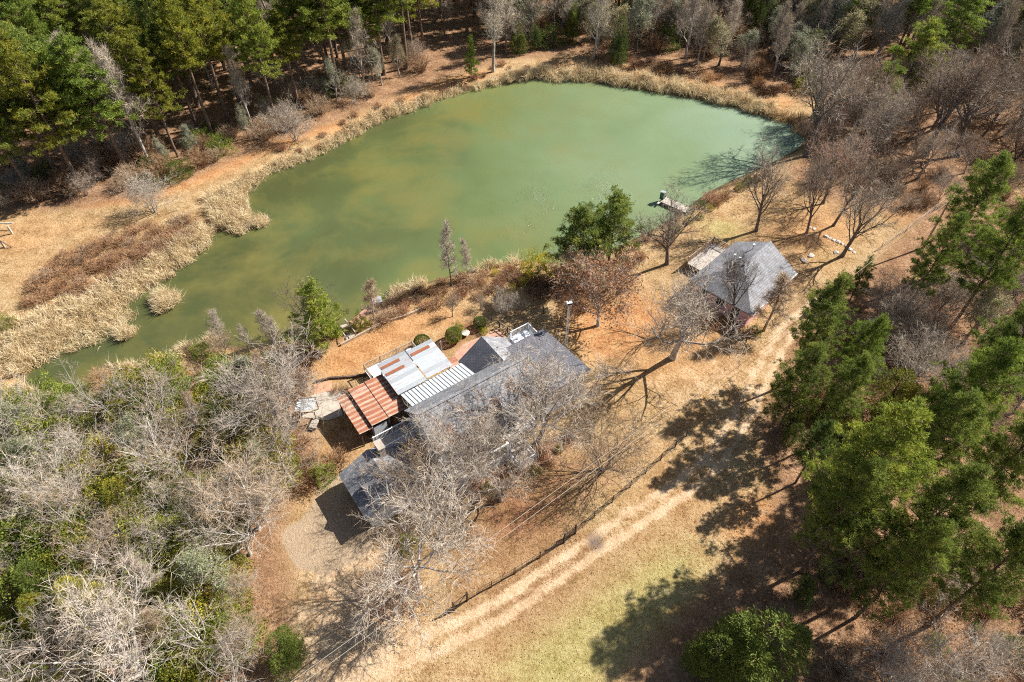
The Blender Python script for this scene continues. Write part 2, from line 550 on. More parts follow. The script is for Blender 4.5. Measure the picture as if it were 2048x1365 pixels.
LITTER = area([[(-400, -200), (1010, -200), (1000, 125), (860, 165), (700, 235), (520, 300), (330, 385), (160, 420), (-400, 440)],
               [(1010, -200), (2500, -200), (2500, 350), (2000, 330), (1900, 330), (1640, 200), (1420, 165), (1180, 110), (1000, 120)],
               [(1570, 620), (1700, 560), (1850, 430), (2500, 300), (2600, 1500), (1200, 1500), (1260, 1330), (1420, 1180), (1560, 1020), (1500, 880), (1560, 740)],
               [(-300, 800), (150, 800), (420, 720), (600, 690), (640, 880), (600, 960), (560, 1060), (600, 1200), (520, 1500), (-500, 1500)],
               [(1560, 330), (1800, 240), (2050, 330), (1850, 420), (1720, 420), (1600, 380)]], 5)
CLAY = area([[(640, 700), (760, 640), (860, 615), (980, 620), (960, 650), (860, 660), (800, 700), (700, 770), (600, 770)],
             [(1120, 600), (1250, 560), (1330, 600), (1340, 660), (1240, 740), (1150, 720)],
             [(690, 240), (860, 160), (980, 130), (1000, 140), (880, 190), (760, 222), (690, 260)],
             [(1080, 118), (1320, 140), (1560, 190), (1620, 205), (1580, 218), (1300, 160), (1080, 130)],
             [(1440, 1010), (1560, 960), (1640, 1060), (1540, 1110), (1430, 1080)],
             [(1760, 400), (1860, 390), (1840, 440), (1780, 470)]], 4)
CLAY = np.maximum(CLAY, 0.9 * strip([[(180, 405), (300, 392), (420, 350), (520, 303), (620, 265), (690, 250)]], 1.9, 1.6))
CLAY = np.maximum(CLAY, 0.62 * area([[(1180, 560), (1300, 530), (1420, 640), (1560, 660), (1500, 760), (1300, 800), (1180, 760)], [(1430, 470), (1560, 420), (1700, 400), (1800, 430), (1720, 500), (1640, 560), (1560, 500)], [(-60, 470), (120, 430), (330, 400), (320, 425), (140, 480), (-60, 560)]], 6))
CLAY = np.maximum(CLAY, 0.5 * area([[(1180, 640), (1500, 620), (1560, 640), (1400, 800), (1200, 800)], [(860, 560), (1060, 540), (1060, 600), (900, 640)]], 5))
GREEN = area([[(880, 1420), (1000, 1330), (1180, 1200), (1330, 1090), (1440, 1060), (1440, 1150), (1330, 1250), (1240, 1340), (1200, 1420)],
              [(880, 1250), (1000, 1190), (1130, 1095), (1300, 980), (1330, 985), (1200, 1090), (1040, 1205), (900, 1290)],
              [(1380, 440), (1470, 440), (1530, 470), (1480, 490), (1380, 470)], [(640, 900), (740, 880), (700, 930), (650, 960)],
              [(1150, 860), (1250, 830), (1220, 900), (1150, 910)], [(1600, 500), (1690, 490), (1700, 520), (1620, 540)]], 5)
MULCH = area([[(860, 700), (880, 680), (900, 660), (960, 640), (985, 650), (930, 680), (880, 715)],
              [(630, 640), (690, 670), (680, 690), (600, 690)],
              [(880, 960), (1010, 925), (1120, 870), (1180, 840), (1170, 880), (1030, 960), (930, 1000)]], 2)
MULCH = np.maximum(MULCH, 0.55 * area([[(880, 1000), (1200, 850), (1350, 860), (1130, 1080), (960, 1150)]], 6))
PALE = area([[(556, 1064), (606, 1042), (650, 955), (700, 948), (770, 1050), (735, 1112), (655, 1150), (592, 1135)]], 1, True)
LEAFY = area([[(1000, 950), (1380, 1180), (1190, 1100), (880, 1250), (830, 1220), (900, 1100)],
              [(1000, 1330), (1250, 1130), (1300, 1100), (1440, 1010), (1400, 980), (1100, 1170), (900, 1300)]], 6)
LEAFY = np.maximum(LEAFY, 0.55 * area([[(1180, 600), (1560, 560), (1700, 480), (1780, 440), (1700, 380), (1560, 400), (1420, 470), (1300, 520)], [(660, 1010), (900, 960), (1000, 1000), (860, 1230), (700, 1200)], [(600, 850), (700, 860), (660, 960), (560, 1000)]], 7))
LEAFY = np.maximum(LEAFY, 0.4 * area([[(1380, 480), (1700, 380), (1780, 440), (1740, 600), (1600, 560)]], 8))
MUD = np.clip((2.0 - SDP) / 1.8, 0, 1)
GRAVEL = area([[(1160, 1080), (1190, 1060), (1210, 1085), (1180, 1110)]], 1)


def ground_mat():
    m, nt, b = new_mat('ground_soil_and_dry_grass')
    p = geo_pos(nt)
    nb = noise(nt, p, 0.09, 5, 0.6); nm = noise(nt, p, 0.5, 5, 0.65); nf = noise(nt, p, 3.2, 4, 0.7); nff = noise(nt, p, 11.0, 3, 0.75)
    pert = math_n(nt, 'ADD', math_n(nt, 'MULTIPLY', math_n(nt, 'SUBTRACT', nm, 0.5), 0.9), math_n(nt, 'MULTIPLY', math_n(nt, 'SUBTRACT', nf, 0.5), 0.8))

    def at(n):
        a = nt.nodes.new('ShaderNodeAttribute'); a.attribute_name = n
        s = nt.nodes.new('ShaderNodeSeparateColor'); L(nt, a.outputs['Color'], s.inputs[0]); return s.outputs
    A1, A2, A3 = at('surf_a'), at('surf_b'), at('surf_c')

    def fac(ch, lo=0.32, hi=0.72, k=1.0):
        v = math_n(nt, 'ADD', ch, math_n(nt, 'MULTIPLY', pert, k))
        g = math_n(nt, 'MULTIPLY', ramp(nt, v, [(lo, 0.0), (hi, 1.0)]), ramp(nt, ch, [(0.02, 0.0), (0.2, 1.0)]))
        return g
    v = math_n(nt, 'ADD', math_n(nt, 'MULTIPLY', nm, 0.35), math_n(nt, 'ADD', math_n(nt, 'MULTIPLY', nf, 0.35), math_n(nt, 'MULTIPLY', nff, 0.3)))
    grass = ramp(nt, v, [(0.38, (0.165, 0.088, 0.034)), (0.47, (0.345, 0.218, 0.098)), (0.58, (0.54, 0.40, 0.225))])
    grass = mix(nt, ramp(nt, nb, [(0.42, 0.0), (0.66, 0.5)]), grass, ramp(nt, v, [(0.37, (0.24, 0.105, 0.042)), (0.60, (0.50, 0.285, 0.125))]))
    green = ramp(nt, v, [(0.38, (0.18, 0.14, 0.042)), (0.49, (0.335, 0.275, 0.10)), (0.60, (0.50, 0.41, 0.195))])
    litter = ramp(nt, v, [(0.36, (0.075, 0.04, 0.022)), (0.49, (0.26, 0.145, 0.078)), (0.62, (0.48, 0.30, 0.17))])
    leafy = ramp(nt, v, [(0.38, (0.14, 0.065, 0.028)), (0.49, (0.30, 0.17, 0.080)), (0.60, (0.46, 0.31, 0.165))])
    clay = ramp(nt, v, [(0.37, (0.25, 0.095, 0.036)), (0.48, (0.43, 0.195, 0.076)), (0.60, (0.58, 0.36, 0.17))])
    sand = ramp(nt, v, [(0.36, (0.36, 0.205, 0.10)), (0.49, (0.54, 0.37, 0.215)), (0.63, (0.69, 0.53, 0.365))])
    mulch = ramp(nt, v, [(0.35, (0.13, 0.05, 0.028)), (0.52, (0.27, 0.105, 0.055)), (0.66, (0.39, 0.20, 0.12))])
    pale = ramp(nt, v, [(0.35, (0.32, 0.225, 0.14)), (0.65, (0.46, 0.345, 0.23))])
    mud = ramp(nt, v, [(0.35, (0.10, 0.075, 0.035)), (0.65, (0.22, 0.16, 0.08))])
    c = mix(nt, fac(A1[2]), grass, green)
    c = mix(nt, fac(A3[0]), c, leafy)
    c = mix(nt, math_n(nt, 'MULTIPLY', fac(A1[1], 0.32, 0.85, 1.3), 0.95), c, clay)
    c = mix(nt, fac(A2[0]), c, litter)
    c = mix(nt, fac(A2[1]), c, mulch)
    c = mix(nt, fac(A1[0], 0.22, 0.66, 0.8), c, sand)
    c = mix(nt, fac(A3[2]), c, (0.19, 0.14, 0.11))
    c = mix(nt, fac(A3[1]), c, mud)
    c = mix(nt, ramp(nt, A2[2], [(0.4, 0.0), (0.55, 1.0)]), c, pale)
    L(nt, c, b.inputs['Base Color'])
    b.inputs['Roughness'].default_value = 0.95
    b.inputs['Specular IOR Level'].default_value = 0.1
    bump(nt, b, math_n(nt, 'ADD', math_n(nt, 'MULTIPLY', nf, 1.0), math_n(nt, 'MULTIPLY', nff, 0.7)), 0.75, 0.22)
    return m


M['ground'] = ground_mat()
ny, nx = GX.shape
idx = np.arange(nx * ny).reshape(ny, nx)
quads = np.stack([idx[:-1, :-1], idx[:-1, 1:], idx[1:, 1:], idx[1:, :-1]], -1).reshape(-1, 4)
ctr = lambda a: ((a[:-1, :-1] + a[:-1, 1:] + a[1:, 1:] + a[1:, :-1]) / 4).ravel()
roadmask = ctr(np.maximum(road_band, area([[(560, 1365), (640, 1290), (790, 1255), (850, 1240), (880, 1275), (800, 1340), (700, 1420), (520, 1420)]], 1))) > 0.5
pathmask = ctr(strip([[(-60, 436), (180, 405), (300, 392), (420, 350), (520, 303), (620, 265), (690, 250)]], 1.3, 0.6)) > 0.5
dammask = ctr(area([[(1080, 118), (1320, 142), (1560, 192), (1640, 205), (1580, 222), (1300, 166), (1080, 138)]], 1)) > 0.5
drivemask = ctr(PALE) > 0.5
SURF = {'surf_a': np.stack([SAND, CLAY, GREEN], -1), 'surf_b': np.stack([LITTER, MULCH, PALE], -1), 'surf_c': np.stack([LEAFY, MUD, GRAVEL], -1)}
co_all = np.stack([GX, GY, GZ], -1).reshape(-1, 3)


def ground_piece(name, mask):
    q = quads[mask]
    u, inv = np.unique(q.ravel(), return_inverse=True)
    q = inv.reshape(-1, 4)
    t = np.concatenate([q[:, [0, 1, 2]], q[:, [0, 2, 3]]])
    me = mesh_np(name, co_all[u], t, True)
    for k, a in SURF.items():
        at = me.attributes.new(k, 'FLOAT_COLOR', 'POINT')
        d = np.concatenate([a.reshape(-1, 3)[u], np.ones((len(u), 1))], 1).astype(np.float32)
        at.data.foreach_set('color', d.ravel())
    return tag(obj(name, me, M['ground']), kind='structure')


roadm = roadmask & ~drivemask
ground_piece('dirt_road', roadm)
ground_piece('footpath', pathmask & ~roadm)
ground_piece('dam_path', dammask & ~roadm & ~pathmask)
ground_piece('driveway', drivemask)
ground_piece('ground', ~(roadm | pathmask | dammask | drivemask))

# pond: a sheet of water that ends under the banks
px_ = np.arange(-75, 62, 1.0); py_ = np.arange(44, 126, 1.0)
WX, WY = np.meshgrid(px_, py_)
wi = np.arange(WX.size).reshape(WX.shape)
wq = np.stack([wi[:-1, :-1], wi[:-1, 1:], wi[1:, 1:], wi[1:, :-1]], -1).reshape(-1, 4)
wd = pond_sd(WX, WY)
wm = ((wd[:-1, :-1] + wd[1:, 1:]) / 2).ravel() < 2.4
wq = wq[wm]
u, inv = np.unique(wq.ravel(), return_inverse=True)
wq = inv.reshape(-1, 4)
wv = np.stack([WX.ravel(), WY.ravel(), np.full(WX.size, WATER_Z)], -1)[u]
tag(obj('pond_water', mesh_np('pond_water', wv, np.concatenate([wq[:, [0, 1, 2]], wq[:, [0, 2, 3]]]), True), M['water']), kind='structure')

# ------------------------------------------------------------------ the white house and its sheds (local frame: x along the ridge, y away from the camera)
HA = math.radians(35.0)
HO = (-8.0, 42.0, 0.0)


def hw(u, v, z=0.0):
    return (HO[0] + u * math.cos(HA) - v * math.sin(HA), HO[1] + u * math.sin(HA) + v * math.cos(HA), z)


def house_thing(name, label, cat, u=0.0, v=0.0):
    return empty(name, hw(u, v), HA, label, cat)


def gable_roof_x(o, x0, x1, yr, zr, y0, z0, y1, z1, mats, t=0.16, names=('roof', 'roof')):
    """two slopes either side of a ridge along x; returns the two objects"""
    a = MB().slab([(x0, y0, z0), (x1, y0, z0), (x1, yr, zr), (x0, yr, zr)], t).build(names[0], mats[0], o)
    b = MB().slab([(x0, yr, zr), (x1, yr, zr), (x1, y1, z1), (x0, y1, z1)], t).build(names[1], mats[1], o)
    return a, b


def window(o, face, a, b, z0, z1, at, bars=1, depth=0.06, sgn=1):
    """window on a wall: face 'x' = wall whose normal is along x at x=at, a..b along y; face 'y' likewise"""
    def bx(m, a0, a1, c0, c1, d0, d1):
        lo, hi = sorted((at + sgn * d0, at + sgn * d1))
        return m.box(lo, hi, a0, a1, c0, c1) if face == 'x' else m.box(a0, a1, lo, hi, c0, c1)
    fr = MB(); w = 0.09
    bx(fr, a - w, b + w, z1, z1 + w, 0.004, depth); bx(fr, a - w, b + w, z0 - w, z0, 0.004, depth + 0.03)
    bx(fr, a - w, a, z0, z1, 0.004, depth); bx(fr, b, b + w, z0, z1, 0.004, depth)
    for k in range(bars):
        c = a + (b - a) * (k + 1) / (bars + 1); bx(fr, c - .03, c + .03, z0, z1, 0.004, depth - .01)
    f = fr.build('window', M['white'], o)
    bx(MB(), a, b, z0, z1, 0.003, 0.02).build('pane', M['glass'], f)
    return f


def railing(o, p0, p1, h=0.95, mat='white', step=0.14, posts=True, name='railing', bal=0.035):
    """top and bottom rail with balusters (joined: too many and too small to tell apart) and posts"""
    p0 = np.array(p0, float); p1 = np.array(p1, float); Ln = np.linalg.norm((p1 - p0)[:2]); up = np.array([0, 0, 1.0])
    r = MB().bar(p0 + up * h, p1 + up * h, 0.10, 0.06).build(name, M[mat], o)
    MB().bar(p0 + up * .12, p1 + up * .12, 0.06, 0.06).build('bottom_rail', M[mat], r)
    n = max(2, int(Ln / step)); b = MB()
    for i in range(1, n):
        q = p0 + (p1 - p0) * i / n; b.bar(q + up * .15, q + up * (h - .03), bal, bal, (0, 1, 0))
    b.build('balusters', M[mat], r)
    if posts:
        k = max(1, int(round(Ln / 2.2)))
        for i in range(k + 1):
            q = p0 + (p1 - p0) * i / k; MB().box(q[0] - .06, q[0] + .06, q[1] - .06, q[1] + .06, q[2] - .01, q[2] + h + .08).build('post', M[mat], r)
    return r


def corrugated(x0, x1, w, nrib=7, amp=0.02, slope=0.0):
    """one corrugated sheet, length along x, width w along y, centred on its own origin"""
    m = []; f = []; n = nrib * 2
    for i in range(n + 1):
        y = -w / 2 + w * i / n; z = amp * (1 if i % 2 else -1)
        m += [(x0, y, z), (x1, y, z)]
    for i in range(n): f.append((2 * i, 2 * i + 1, 2 * i + 3, 2 * i + 2))
    me = bpy.data.meshes.new('sheet'); me.from_pydata(m, [], f); me.update(); return me


# --- white house
H = house_thing('white_house', 'white two storey house with grey shingle gable roof among bare oaks', 'house')
MB().prism([(-4.0, 0.0), (1.2, 0.0), (1.2, 4.75), (-1.3, 6.85), (-4.0, 4.6)], 'x', -2.0, 10.9).build('wall', M['siding'], H)
sd_m = MB()
for k in range(28):   # lap siding boards on the left gable, proud of the wall
    z = 0.35 + k * 0.2
    y0 = -3.98; y1 = 1.18
    if z > 4.5:
        y0 = max(y0, -1.3 - (6.75 - z) * 1.2); y1 = min(y1, -1.3 + (6.75 - z) * 1.19)
    if y1 - y0 > .3 and z < 6.4: sd_m.prism([(y0, z), (y1, z), (y1, z + .17), (y0, z + .17)], 'x', -2.035, -2.003)
sd_m.build('siding_boards', M['siding'], H)
ra, rb = gable_roof_x(H, -2.4, 11.2, -1.3, 7.12, -4.75, 4.22, 1.75, 4.55, (M['shingle'], M['shingle']))
ra['label'] = 'near roof slope scattered with fallen leaves'
MB().bar((-2.42, -1.3, 7.14), (11.22, -1.3, 7.14), 0.3, 0.06).build('ridge_cap', M['shingle'], H)
window(H, 'x', -2.6, -1.7, 4.6, 5.7, -2.04, 1, sgn=-1)
window(H, 'x', -0.4, 0.5, 1.2, 2.5, -2.04, 1, sgn=-1)
for a in (-0.8, 1.2, 7.6, 9.2): window(H, 'y', a, a + .9, 1.5, 3.0, -4.0, 1, sgn=-1)
d = MB().box(3.0, 4.0, -4.07, -4.003, .72, 2.8).build('door', M['green_plastic'], H)
MB().box(3.86, 3.92, -4.12, -4.075, 1.65, 1.75).build('handle', M['steel'], d)
# lean-to with standing seam panels, each its own piece
lt = MB().box(-1.1, 6.2, 1.21, 4.55, 0.0, 3.15).build('lean_to', M['siding'], H)
rf = MB().slab([(-1.35, 4.95, 3.1), (6.4, 4.95, 3.1), (6.4, 1.25, 4.3), (-1.35, 1.25, 4.3)], 0.1).build('lean_to_roof', M['darkwood'], H)
pw = 7.75 / 18
pm = MB().slab([(0.045, 4.97, 3.16), (pw - .045, 4.97, 3.16), (pw - .045, 1.24, 4.37), (0.045, 1.24, 4.37)], .04)
pme = pm.mesh('panel')
for i in range(18): obj('panel', pme, M['seam'], rf, (-1.35 + i * pw, 0, 0))
# cross gable wing at the back
MB().prism([(6.6, 0.0), (12.2, 0.0), (12.2, 3.3), (9.4, 5.0), (6.6, 3.3)], 'y', 1.22, 5.0).build('back_wing', M['siding'], H)
MB().slab([(6.25, 5.35, 3.15), (6.25, 0.2, 3.15), (9.4, 0.2, 5.25), (9.4, 5.35, 5.25)], .16).build('roof', M['shingle_dark_and_shade'], H)['label'] = 'back wing roof slope coloured darker for shade'  # slope turned from the sun: its shade is put into a darker shingle
MB().slab([(9.4, 5.35, 5.25), (9.4, 0.2, 5.25), (12.55, 0.2, 3.15), (12.55, 5.35, 3.15)], .16).build('roof', M['shingle'], H)
window(H, 'y', 8.8, 10.0, 1.2, 2.6, 5.0, 1, sgn=1)
for (x, y) in ((10.2, 3.3), (10.6, 2.0)): MB().tube((x, y, 4.4), (x, y, 5.05), .06).build('vent_pipe', M['steel'], H)
# right wing with the low dark roof
MB().prism([(-4.5, 0.0), (2.9, 0.0), (2.9, 3.9), (-4.5, 4.6)], 'x', 10.93, 16.0).build('right_wing', M['siding'], H)
MB().slab([(10.9, -5.1, 4.8), (16.5, -5.1, 4.8), (16.5, 3.35, 4.0), (10.9, 3.35, 4.0)], .18).build('roof', M['shingle_dark_and_shade'], H)['label'] = 'low pitched dark roof over the right wing'
window(H, 'x', -3.2, -2.0, 1.2, 2.6, 16.0, 1); window(H, 'x', 0.0, 1.2, 1.2, 2.6, 16.0, 1)
# east gable of the main block above the wing, attic window
window(H, 'x', -1.7, -0.9, 5.3, 6.0, 10.9, 1)
# front dormer porch and balcony
MB().prism([(4.9, 3.0), (6.6, 3.0), (6.6, 4.6), (5.75, 5.3), (4.9, 4.6)], 'y', -5.5, -3.2).build('dormer', M['siding'], H)
MB().slab([(4.7, -5.7, 4.5), (4.7, -2.6, 4.5), (5.75, -2.6, 5.45), (5.75, -5.7, 5.45)], .1).build('dormer_roof', M['shingle'], H)
MB().slab([(5.75, -5.7, 5.45), (5.75, -2.6, 5.45), (6.8, -2.6, 4.5), (6.8, -5.7, 4.5)], .1).build('dormer_roof', M['shingle'], H)
window(H, 'y', 5.3, 6.2, 3.4, 4.5, -5.5, 1, sgn=-1)
bal = MB().box(4.8, 8.2, -6.6, -4.05, 2.72, 2.86).build('balcony', M['woodgrey'], H)
railing(H, (4.85, -6.55, 2.86), (8.15, -6.55, 2.86)); railing(H, (8.15, -6.5, 2.86), (8.15, -4.7, 2.86))
for x in (4.95, 8.05): MB().box(x - .08, x + .08, -6.6, -6.44, .02, 2.72).build('porch_post', M['white'], H)
# front porch: floor, posts, rails, steps
MB().box(-2.3, 4.55, -7.0, -4.01, 0.02, .7).build('porch_floor', M['woodgrey'], H)
for x in (-2.2, 1.1, 4.4): MB().box(x - .08, x + .08, -6.96, -6.8, .7, 3.2).build('porch_post', M['white'], H)
MB().bar((-2.35, -6.88, 3.28), (4.55, -6.88, 3.28), .18, .18).build('porch_beam', M['white'], H)
for x in (-2.2, 1.1, 4.4): MB().bar((x, -6.8, 3.28), (x, -4.02, 3.5), .12, .14).build('porch_rafter', M['white'], H)
railing(H, (-2.15, -6.9, .7), (4.35, -6.9, .7)); railing(H, (-2.2, -6.8, .7), (-2.2, -5.3, .7))
MB().box(4.56, 6.9, -8.6, -5.2, .02, .55).build('porch_platform', M['woodgrey'], H)
railing(H, (4.7, -8.5, .55), (6.8, -8.5, .55)); railing(H, (6.8, -8.5, .55), (6.8, -5.3, .55)); railing(H, (4.65, -8.4, .55), (4.65, -7.1, .55))
st = MB()
for k in range(4): st.box(-2.31 - .32 * (k + 1), -2.31 - .32 * k, -5.25, -4.05, .01, .56 - .14 * k)
st.build('porch_steps', M['concrete'], H)
railing(H, (-2.4, -5.25, .6), (-3.7, -5.25, .05), .9)
# raised walkway to the garage with its rails
MB().box(-6.4, -2.05, -0.4, 1.3, 2.45, 2.6).build('walkway', M['woodgrey'], H)
for x, y in ((-6.3, 1.2), (-4.2, 1.2), (-4.2, -.3), (-6.3, -.3)): MB().box(x - .07, x + .07, y - .07, y + .07, 0, 2.45).build('walkway_post', M['white'], H)
railing(H, (-6.3, 1.25, 2.6), (-2.1, 1.25, 2.6), 1.0); railing(H, (-6.3, -0.35, 2.6), (-2.1, -0.35, 2.6), 1.0)
# white back stair of the right wing
bd = MB().box(13.4, 16.0, 3.5, 5.6, 2.2, 2.34).build('back_landing', M['white'], H)
for x in (13.5, 15.9): MB().box(x - .06, x + .06, 5.45, 5.57, 0, 2.2).build('landing_post', M['white'], H)
railing(H, (13.5, 5.55, 2.34), (15.95, 5.55, 2.34), 1.0); railing(H, (15.95, 5.5, 2.34), (15.95, 3.6, 2.34), 1.0)
sm = MB()
for k in range(7): sm.box(13.39 - .28 * (k + 1), 13.39 - .28 * k, 4.3, 5.5, 1.96 - .3 * k, 2.04 - .3 * k)
sm.bar((13.4, 4.3, 2.1), (11.4, 4.3, .05), .06, .25).bar((13.4, 5.5, 2.1), (11.4, 5.5, .05), .06, .25)
sm.build('back_stair', M['white'], H)
railing(H, (13.4, 5.52, 2.2), (11.5, 5.52, .1), .95)

# --- garage
G = house_thing('garage', 'grey roofed white garage at the end of the concrete drive', 'garage')
MB().prism([(-10.4, 0.0), (-4.7, 0.0), (-4.7, 2.75), (-7.55, 3.85), (-10.4, 2.75)], 'y', -5.6, -0.35).build('wall', M['siding'], G)
MB().slab([(-10.85, 0.0, 2.6), (-10.85, -5.95, 2.6), (-7.55, -5.95, 4.05), (-7.55, 0.0, 4.05)], .16).build('roof', M['shingle'], G)
MB().slab([(-7.55, 0.0, 4.05), (-7.55, -5.95, 4.05), (-4.25, -5.95, 2.6), (-4.25, 0.0, 2.6)], .16).build('roof', M['shingle'], G)
for y in (-5.4, -2.75):
    gd = MB().box(-10.46, -10.405, y, y + 2.4, 0.0, 2.2).build('garage_door', M['woodgrey'], G)
    for k in range(4): MB().box(-10.49, -10.463, y + .05, y + 2.35, .06 + .54 * k, .54 + .54 * k).build('door_panel', M['darkwood'], gd)
dm = MB().prism([(-4.5, 2.8), (-3.1, 2.8), (-3.1, 3.5), (-3.8, 4.0), (-4.5, 3.5)], 'x', -9.6, -8.1).build('dormer', M['siding'], G)
MB().slab([(-9.8, -4.7, 3.4), (-7.9, -4.7, 3.4), (-7.9, -3.8, 4.12), (-9.8, -3.8, 4.12)], .08).build('dormer_roof', M['shingle_dark_and_shade'], G)  # darker shingle on this slope paints in the dormer's shadow
MB().slab([(-9.8, -3.8, 4.12), (-7.9, -3.8, 4.12), (-7.9, -2.9, 3.4), (-9.8, -2.9, 3.4)], .08).build('dormer_roof', M['shingle'], G)
window(G, 'x', -4.1, -3.5, 3.0, 3.5, -9.6, 1, sgn=-1)
MB().box(-6.75, -6.15, -1.35, -.25, 2.8, 4.9).build('chimney', M['woodgrey'], G)
MB().box(-6.82, -6.08, -1.42, -.18, 4.9, 4.98).build('chimney_cap', M['concrete'], G)

# --- rusty shed: every roof sheet is a piece
S = house_thing('rusty_shed', 'open shed under rust striped corrugated roof sheets', 'shed')
nrow = 9; rw = 5.5 / nrow
meL, meM, meR = corrugated(-.75, .75, rw * 1.06), corrugated(-1.0, 1.05, rw * 1.06), corrugated(-1.05, 1.0, rw * 1.06)
for i in range(nrow):
    y = 3.55 + rw * i; zt = 2.72 + .03 * i
    for x, me, dz in ((-6.25, meL, -0.30), (-4.55, meM, 0.0), (-2.55, meR, .012)):
        s = obj('roof_sheet', me, M['rust'], S, (x, y + R0.uniform(-.02, .02), zt + dz + R0.uniform(0, .008)))
        s.rotation_euler[1] = 0.03
fr = MB()
for x in (-5.5, -3.6, -1.7): fr.bar((x, 3.2, 2.6), (x, 8.7, 2.85), .1, .14)
fr.build('rafters', M['darkwood'], S)
for x in (-6.8, -5.5, -3.6, -1.7):
    for y in (3.4, 8.5): MB().box(x - .07, x + .07, y - .07, y + .07, 0, 2.36 if x < -6 else 2.6).build('post', M['darkwood'], S)
MB().box(-6.6, -1.8, 8.45, 8.55, 0, 2.5).build('back_wall', M['woodgrey'], S)
MB().box(-5.6, -5.5, 3.5, 8.4, 0, 2.4).build('partition_wall', M['interior'], S)
MB().box(-5.4, -3.9, 3.35, 3.43, 0, 2.1).build('front_wall', M['siding'], S)
wb = empty('workbench', hw(-4.3, 5.0), HA, 'grey workbench in the dark under the rusty roof', 'workbench')
MB().box(-.9, .9, -.35, .35, .78, .86).build('top', M['woodgrey'], wb)
for x in (-.8, .8):
    for y in (-.28, .28): MB().box(x - .04, x + .04, y - .04, y + .04, 0, .78).build('leg', M['wood'], wb)

# --- galvanised roofs beside it
C = house_thing('metal_carport', 'carport under pale galvanised sheets with a few brown rusted ones', 'carport')
n1 = 9; w1 = 4.95 / n1; mg = corrugated(-1.75, 1.75, w1 * 1.08); mgs = corrugated(-1.0, 1.75, w1 * 1.08)
for i in range(n1):
    y = 4.95 + w1 * (i + .5) - .2; rusty = i in (5, 7)
    s = obj('roof_sheet', mg, None, C, (0.15, y, 3.50 + .018 * i + R0.uniform(0, .01)))
    s.data.materials.append(M['galv']) if not s.data.materials else None
    s.rotation_euler[1] = -0.03
    if rusty:
        me2 = corrugated(-1.15, 1.1, w1 * .75); r2 = obj('rusted_sheet', me2, M['rustbrown'], C, (-0.25, y, 3.55 + .018 * i)); r2.rotation_euler[1] = -0.03
n2 = 8; w2 = 4.6 / n2; mg2 = corrugated(-1.6, 1.6, w2 * 1.08)
for i in range(n2):
    y = 4.95 + w2 * (i + .5) - .1
    s = obj('roof_sheet', mg2, M['galv'], C, (3.62, y, 3.66 + .018 * i + R0.uniform(0, .01))); s.rotation_euler[1] = -0.02
    if i == 6:
        r2 = obj('rusted_sheet', corrugated(-1.15, 1.2, w2 * .8), M['rustbrown'], C, (3.3, y, 3.72 + .018 * i)); r2.rotation_euler[1] = -0.02
r2 = obj('rusted_sheet', corrugated(-.6, .5, .7), M['rustbrown'], C, (5.9, 6.0, 2.95))
r2['label'] = 'short brown sheet at the patio end'
fr = MB()
for x in (-1.4, 1.7, 2.2, 5.0): fr.bar((x, 4.8, 3.36), (x, 9.4, 3.48), .09, .13)
fr.build('rafters', M['woodgrey'], C)
for x in (-1.3, 1.9, 5.0, 6.3):
    for y in (5.2, 9.3): MB().box(x - .06, x + .06, y - .06, y + .06, 0, 3.36 if x < 6 else 2.9).build('post', M['woodgrey'], C)
MB().bar((5.1, 6.0, 2.9), (6.4, 6.0, 2.9), .08, .1).build('beam', M['woodgrey'], C)
rw_ = MB().box(-1.25, 1.2, 9.35, 11.9, .05, .9).build('deck_base', M['woodgrey'], C)
D = house_thing('back_deck', 'white floored deck with wooden railing behind the carport', 'deck')
for k in range(9): MB().box(-2.3, 4.0, 9.5 + k * .29, 9.77 + k * .29, .92, .97).build('board', M['white'], D)
for x in (-2.2, .8, 3.9):
    for y in (9.6, 12.0): MB().box(x - .07, x + .07, y - .07, y + .07, 0, .9).build('post', M['wood'], D)
railing(D, (-2.25, 12.05, .97), (3.95, 12.05, .97), .95, 'wood', .16); railing(D, (-2.25, 12.0, .97), (-2.25, 9.8, .97), .95, 'wood', .16); railing(D, (3.95, 12.0, .97), (3.95, 9.9, .97), .95, 'wood', .16)

# --- brick patio, planters, patio rail
pt = MB().prism([(6.0, 5.4), (12.8, 5.4), (14.3, 6.2), (14.3, 9.4), (9.4, 9.7), (6.0, 8.0)], 'z', 0.0, 0.07)
tag(pt.build('patio', M['brick'], None, hw(0, 0), HA), kind='structure')
for (u, v, w, lb) in ((5.9, 8.1, .9, 'square wooden planter with dark soil beside the carport end'), (5.4, 8.9, .6, 'smaller wooden planter behind the square one')):
    pl_ = house_thing('planter_box', lb, 'planter', u, v)
    for s_ in (-1, 1):
        MB().box(-w / 2, w / 2, s_ * w / 2 - .06, s_ * w / 2 + .06, 0, .55).build('side_board', M['woodgrey'], pl_)
        MB().box(s_ * w / 2 - .06, s_ * w / 2 + .06, -w / 2 + .062, w / 2 - .062, 0, .548).build('side_board', M['woodgrey'], pl_)
    MB().box(-w / 2 + .06, w / 2 - .06, -w / 2 + .06, w / 2 - .06, 0, .45).build('soil', M['interior'], pl_)
pr = house_thing('patio_rail', 'rustic log rail at the far end of the brick patio', 'railing')
for u in (14.6, 14.9, 15.2): MB().tube((u, 9.6 - (u - 14.6) * 4.5, 0), (u, 9.6 - (u - 14.6) * 4.5, 1.1), .07).build('post', M['darkwood'], pr)
MB().tube((14.6, 9.6, 1.0), (15.2, 6.9, 1.0), .06).build('rail', M['wood'], pr); MB().tube((14.6, 9.6, .5), (15.2, 6.9, .5), .05).build('rail', M['wood'], pr)
fb = P(932, 671)
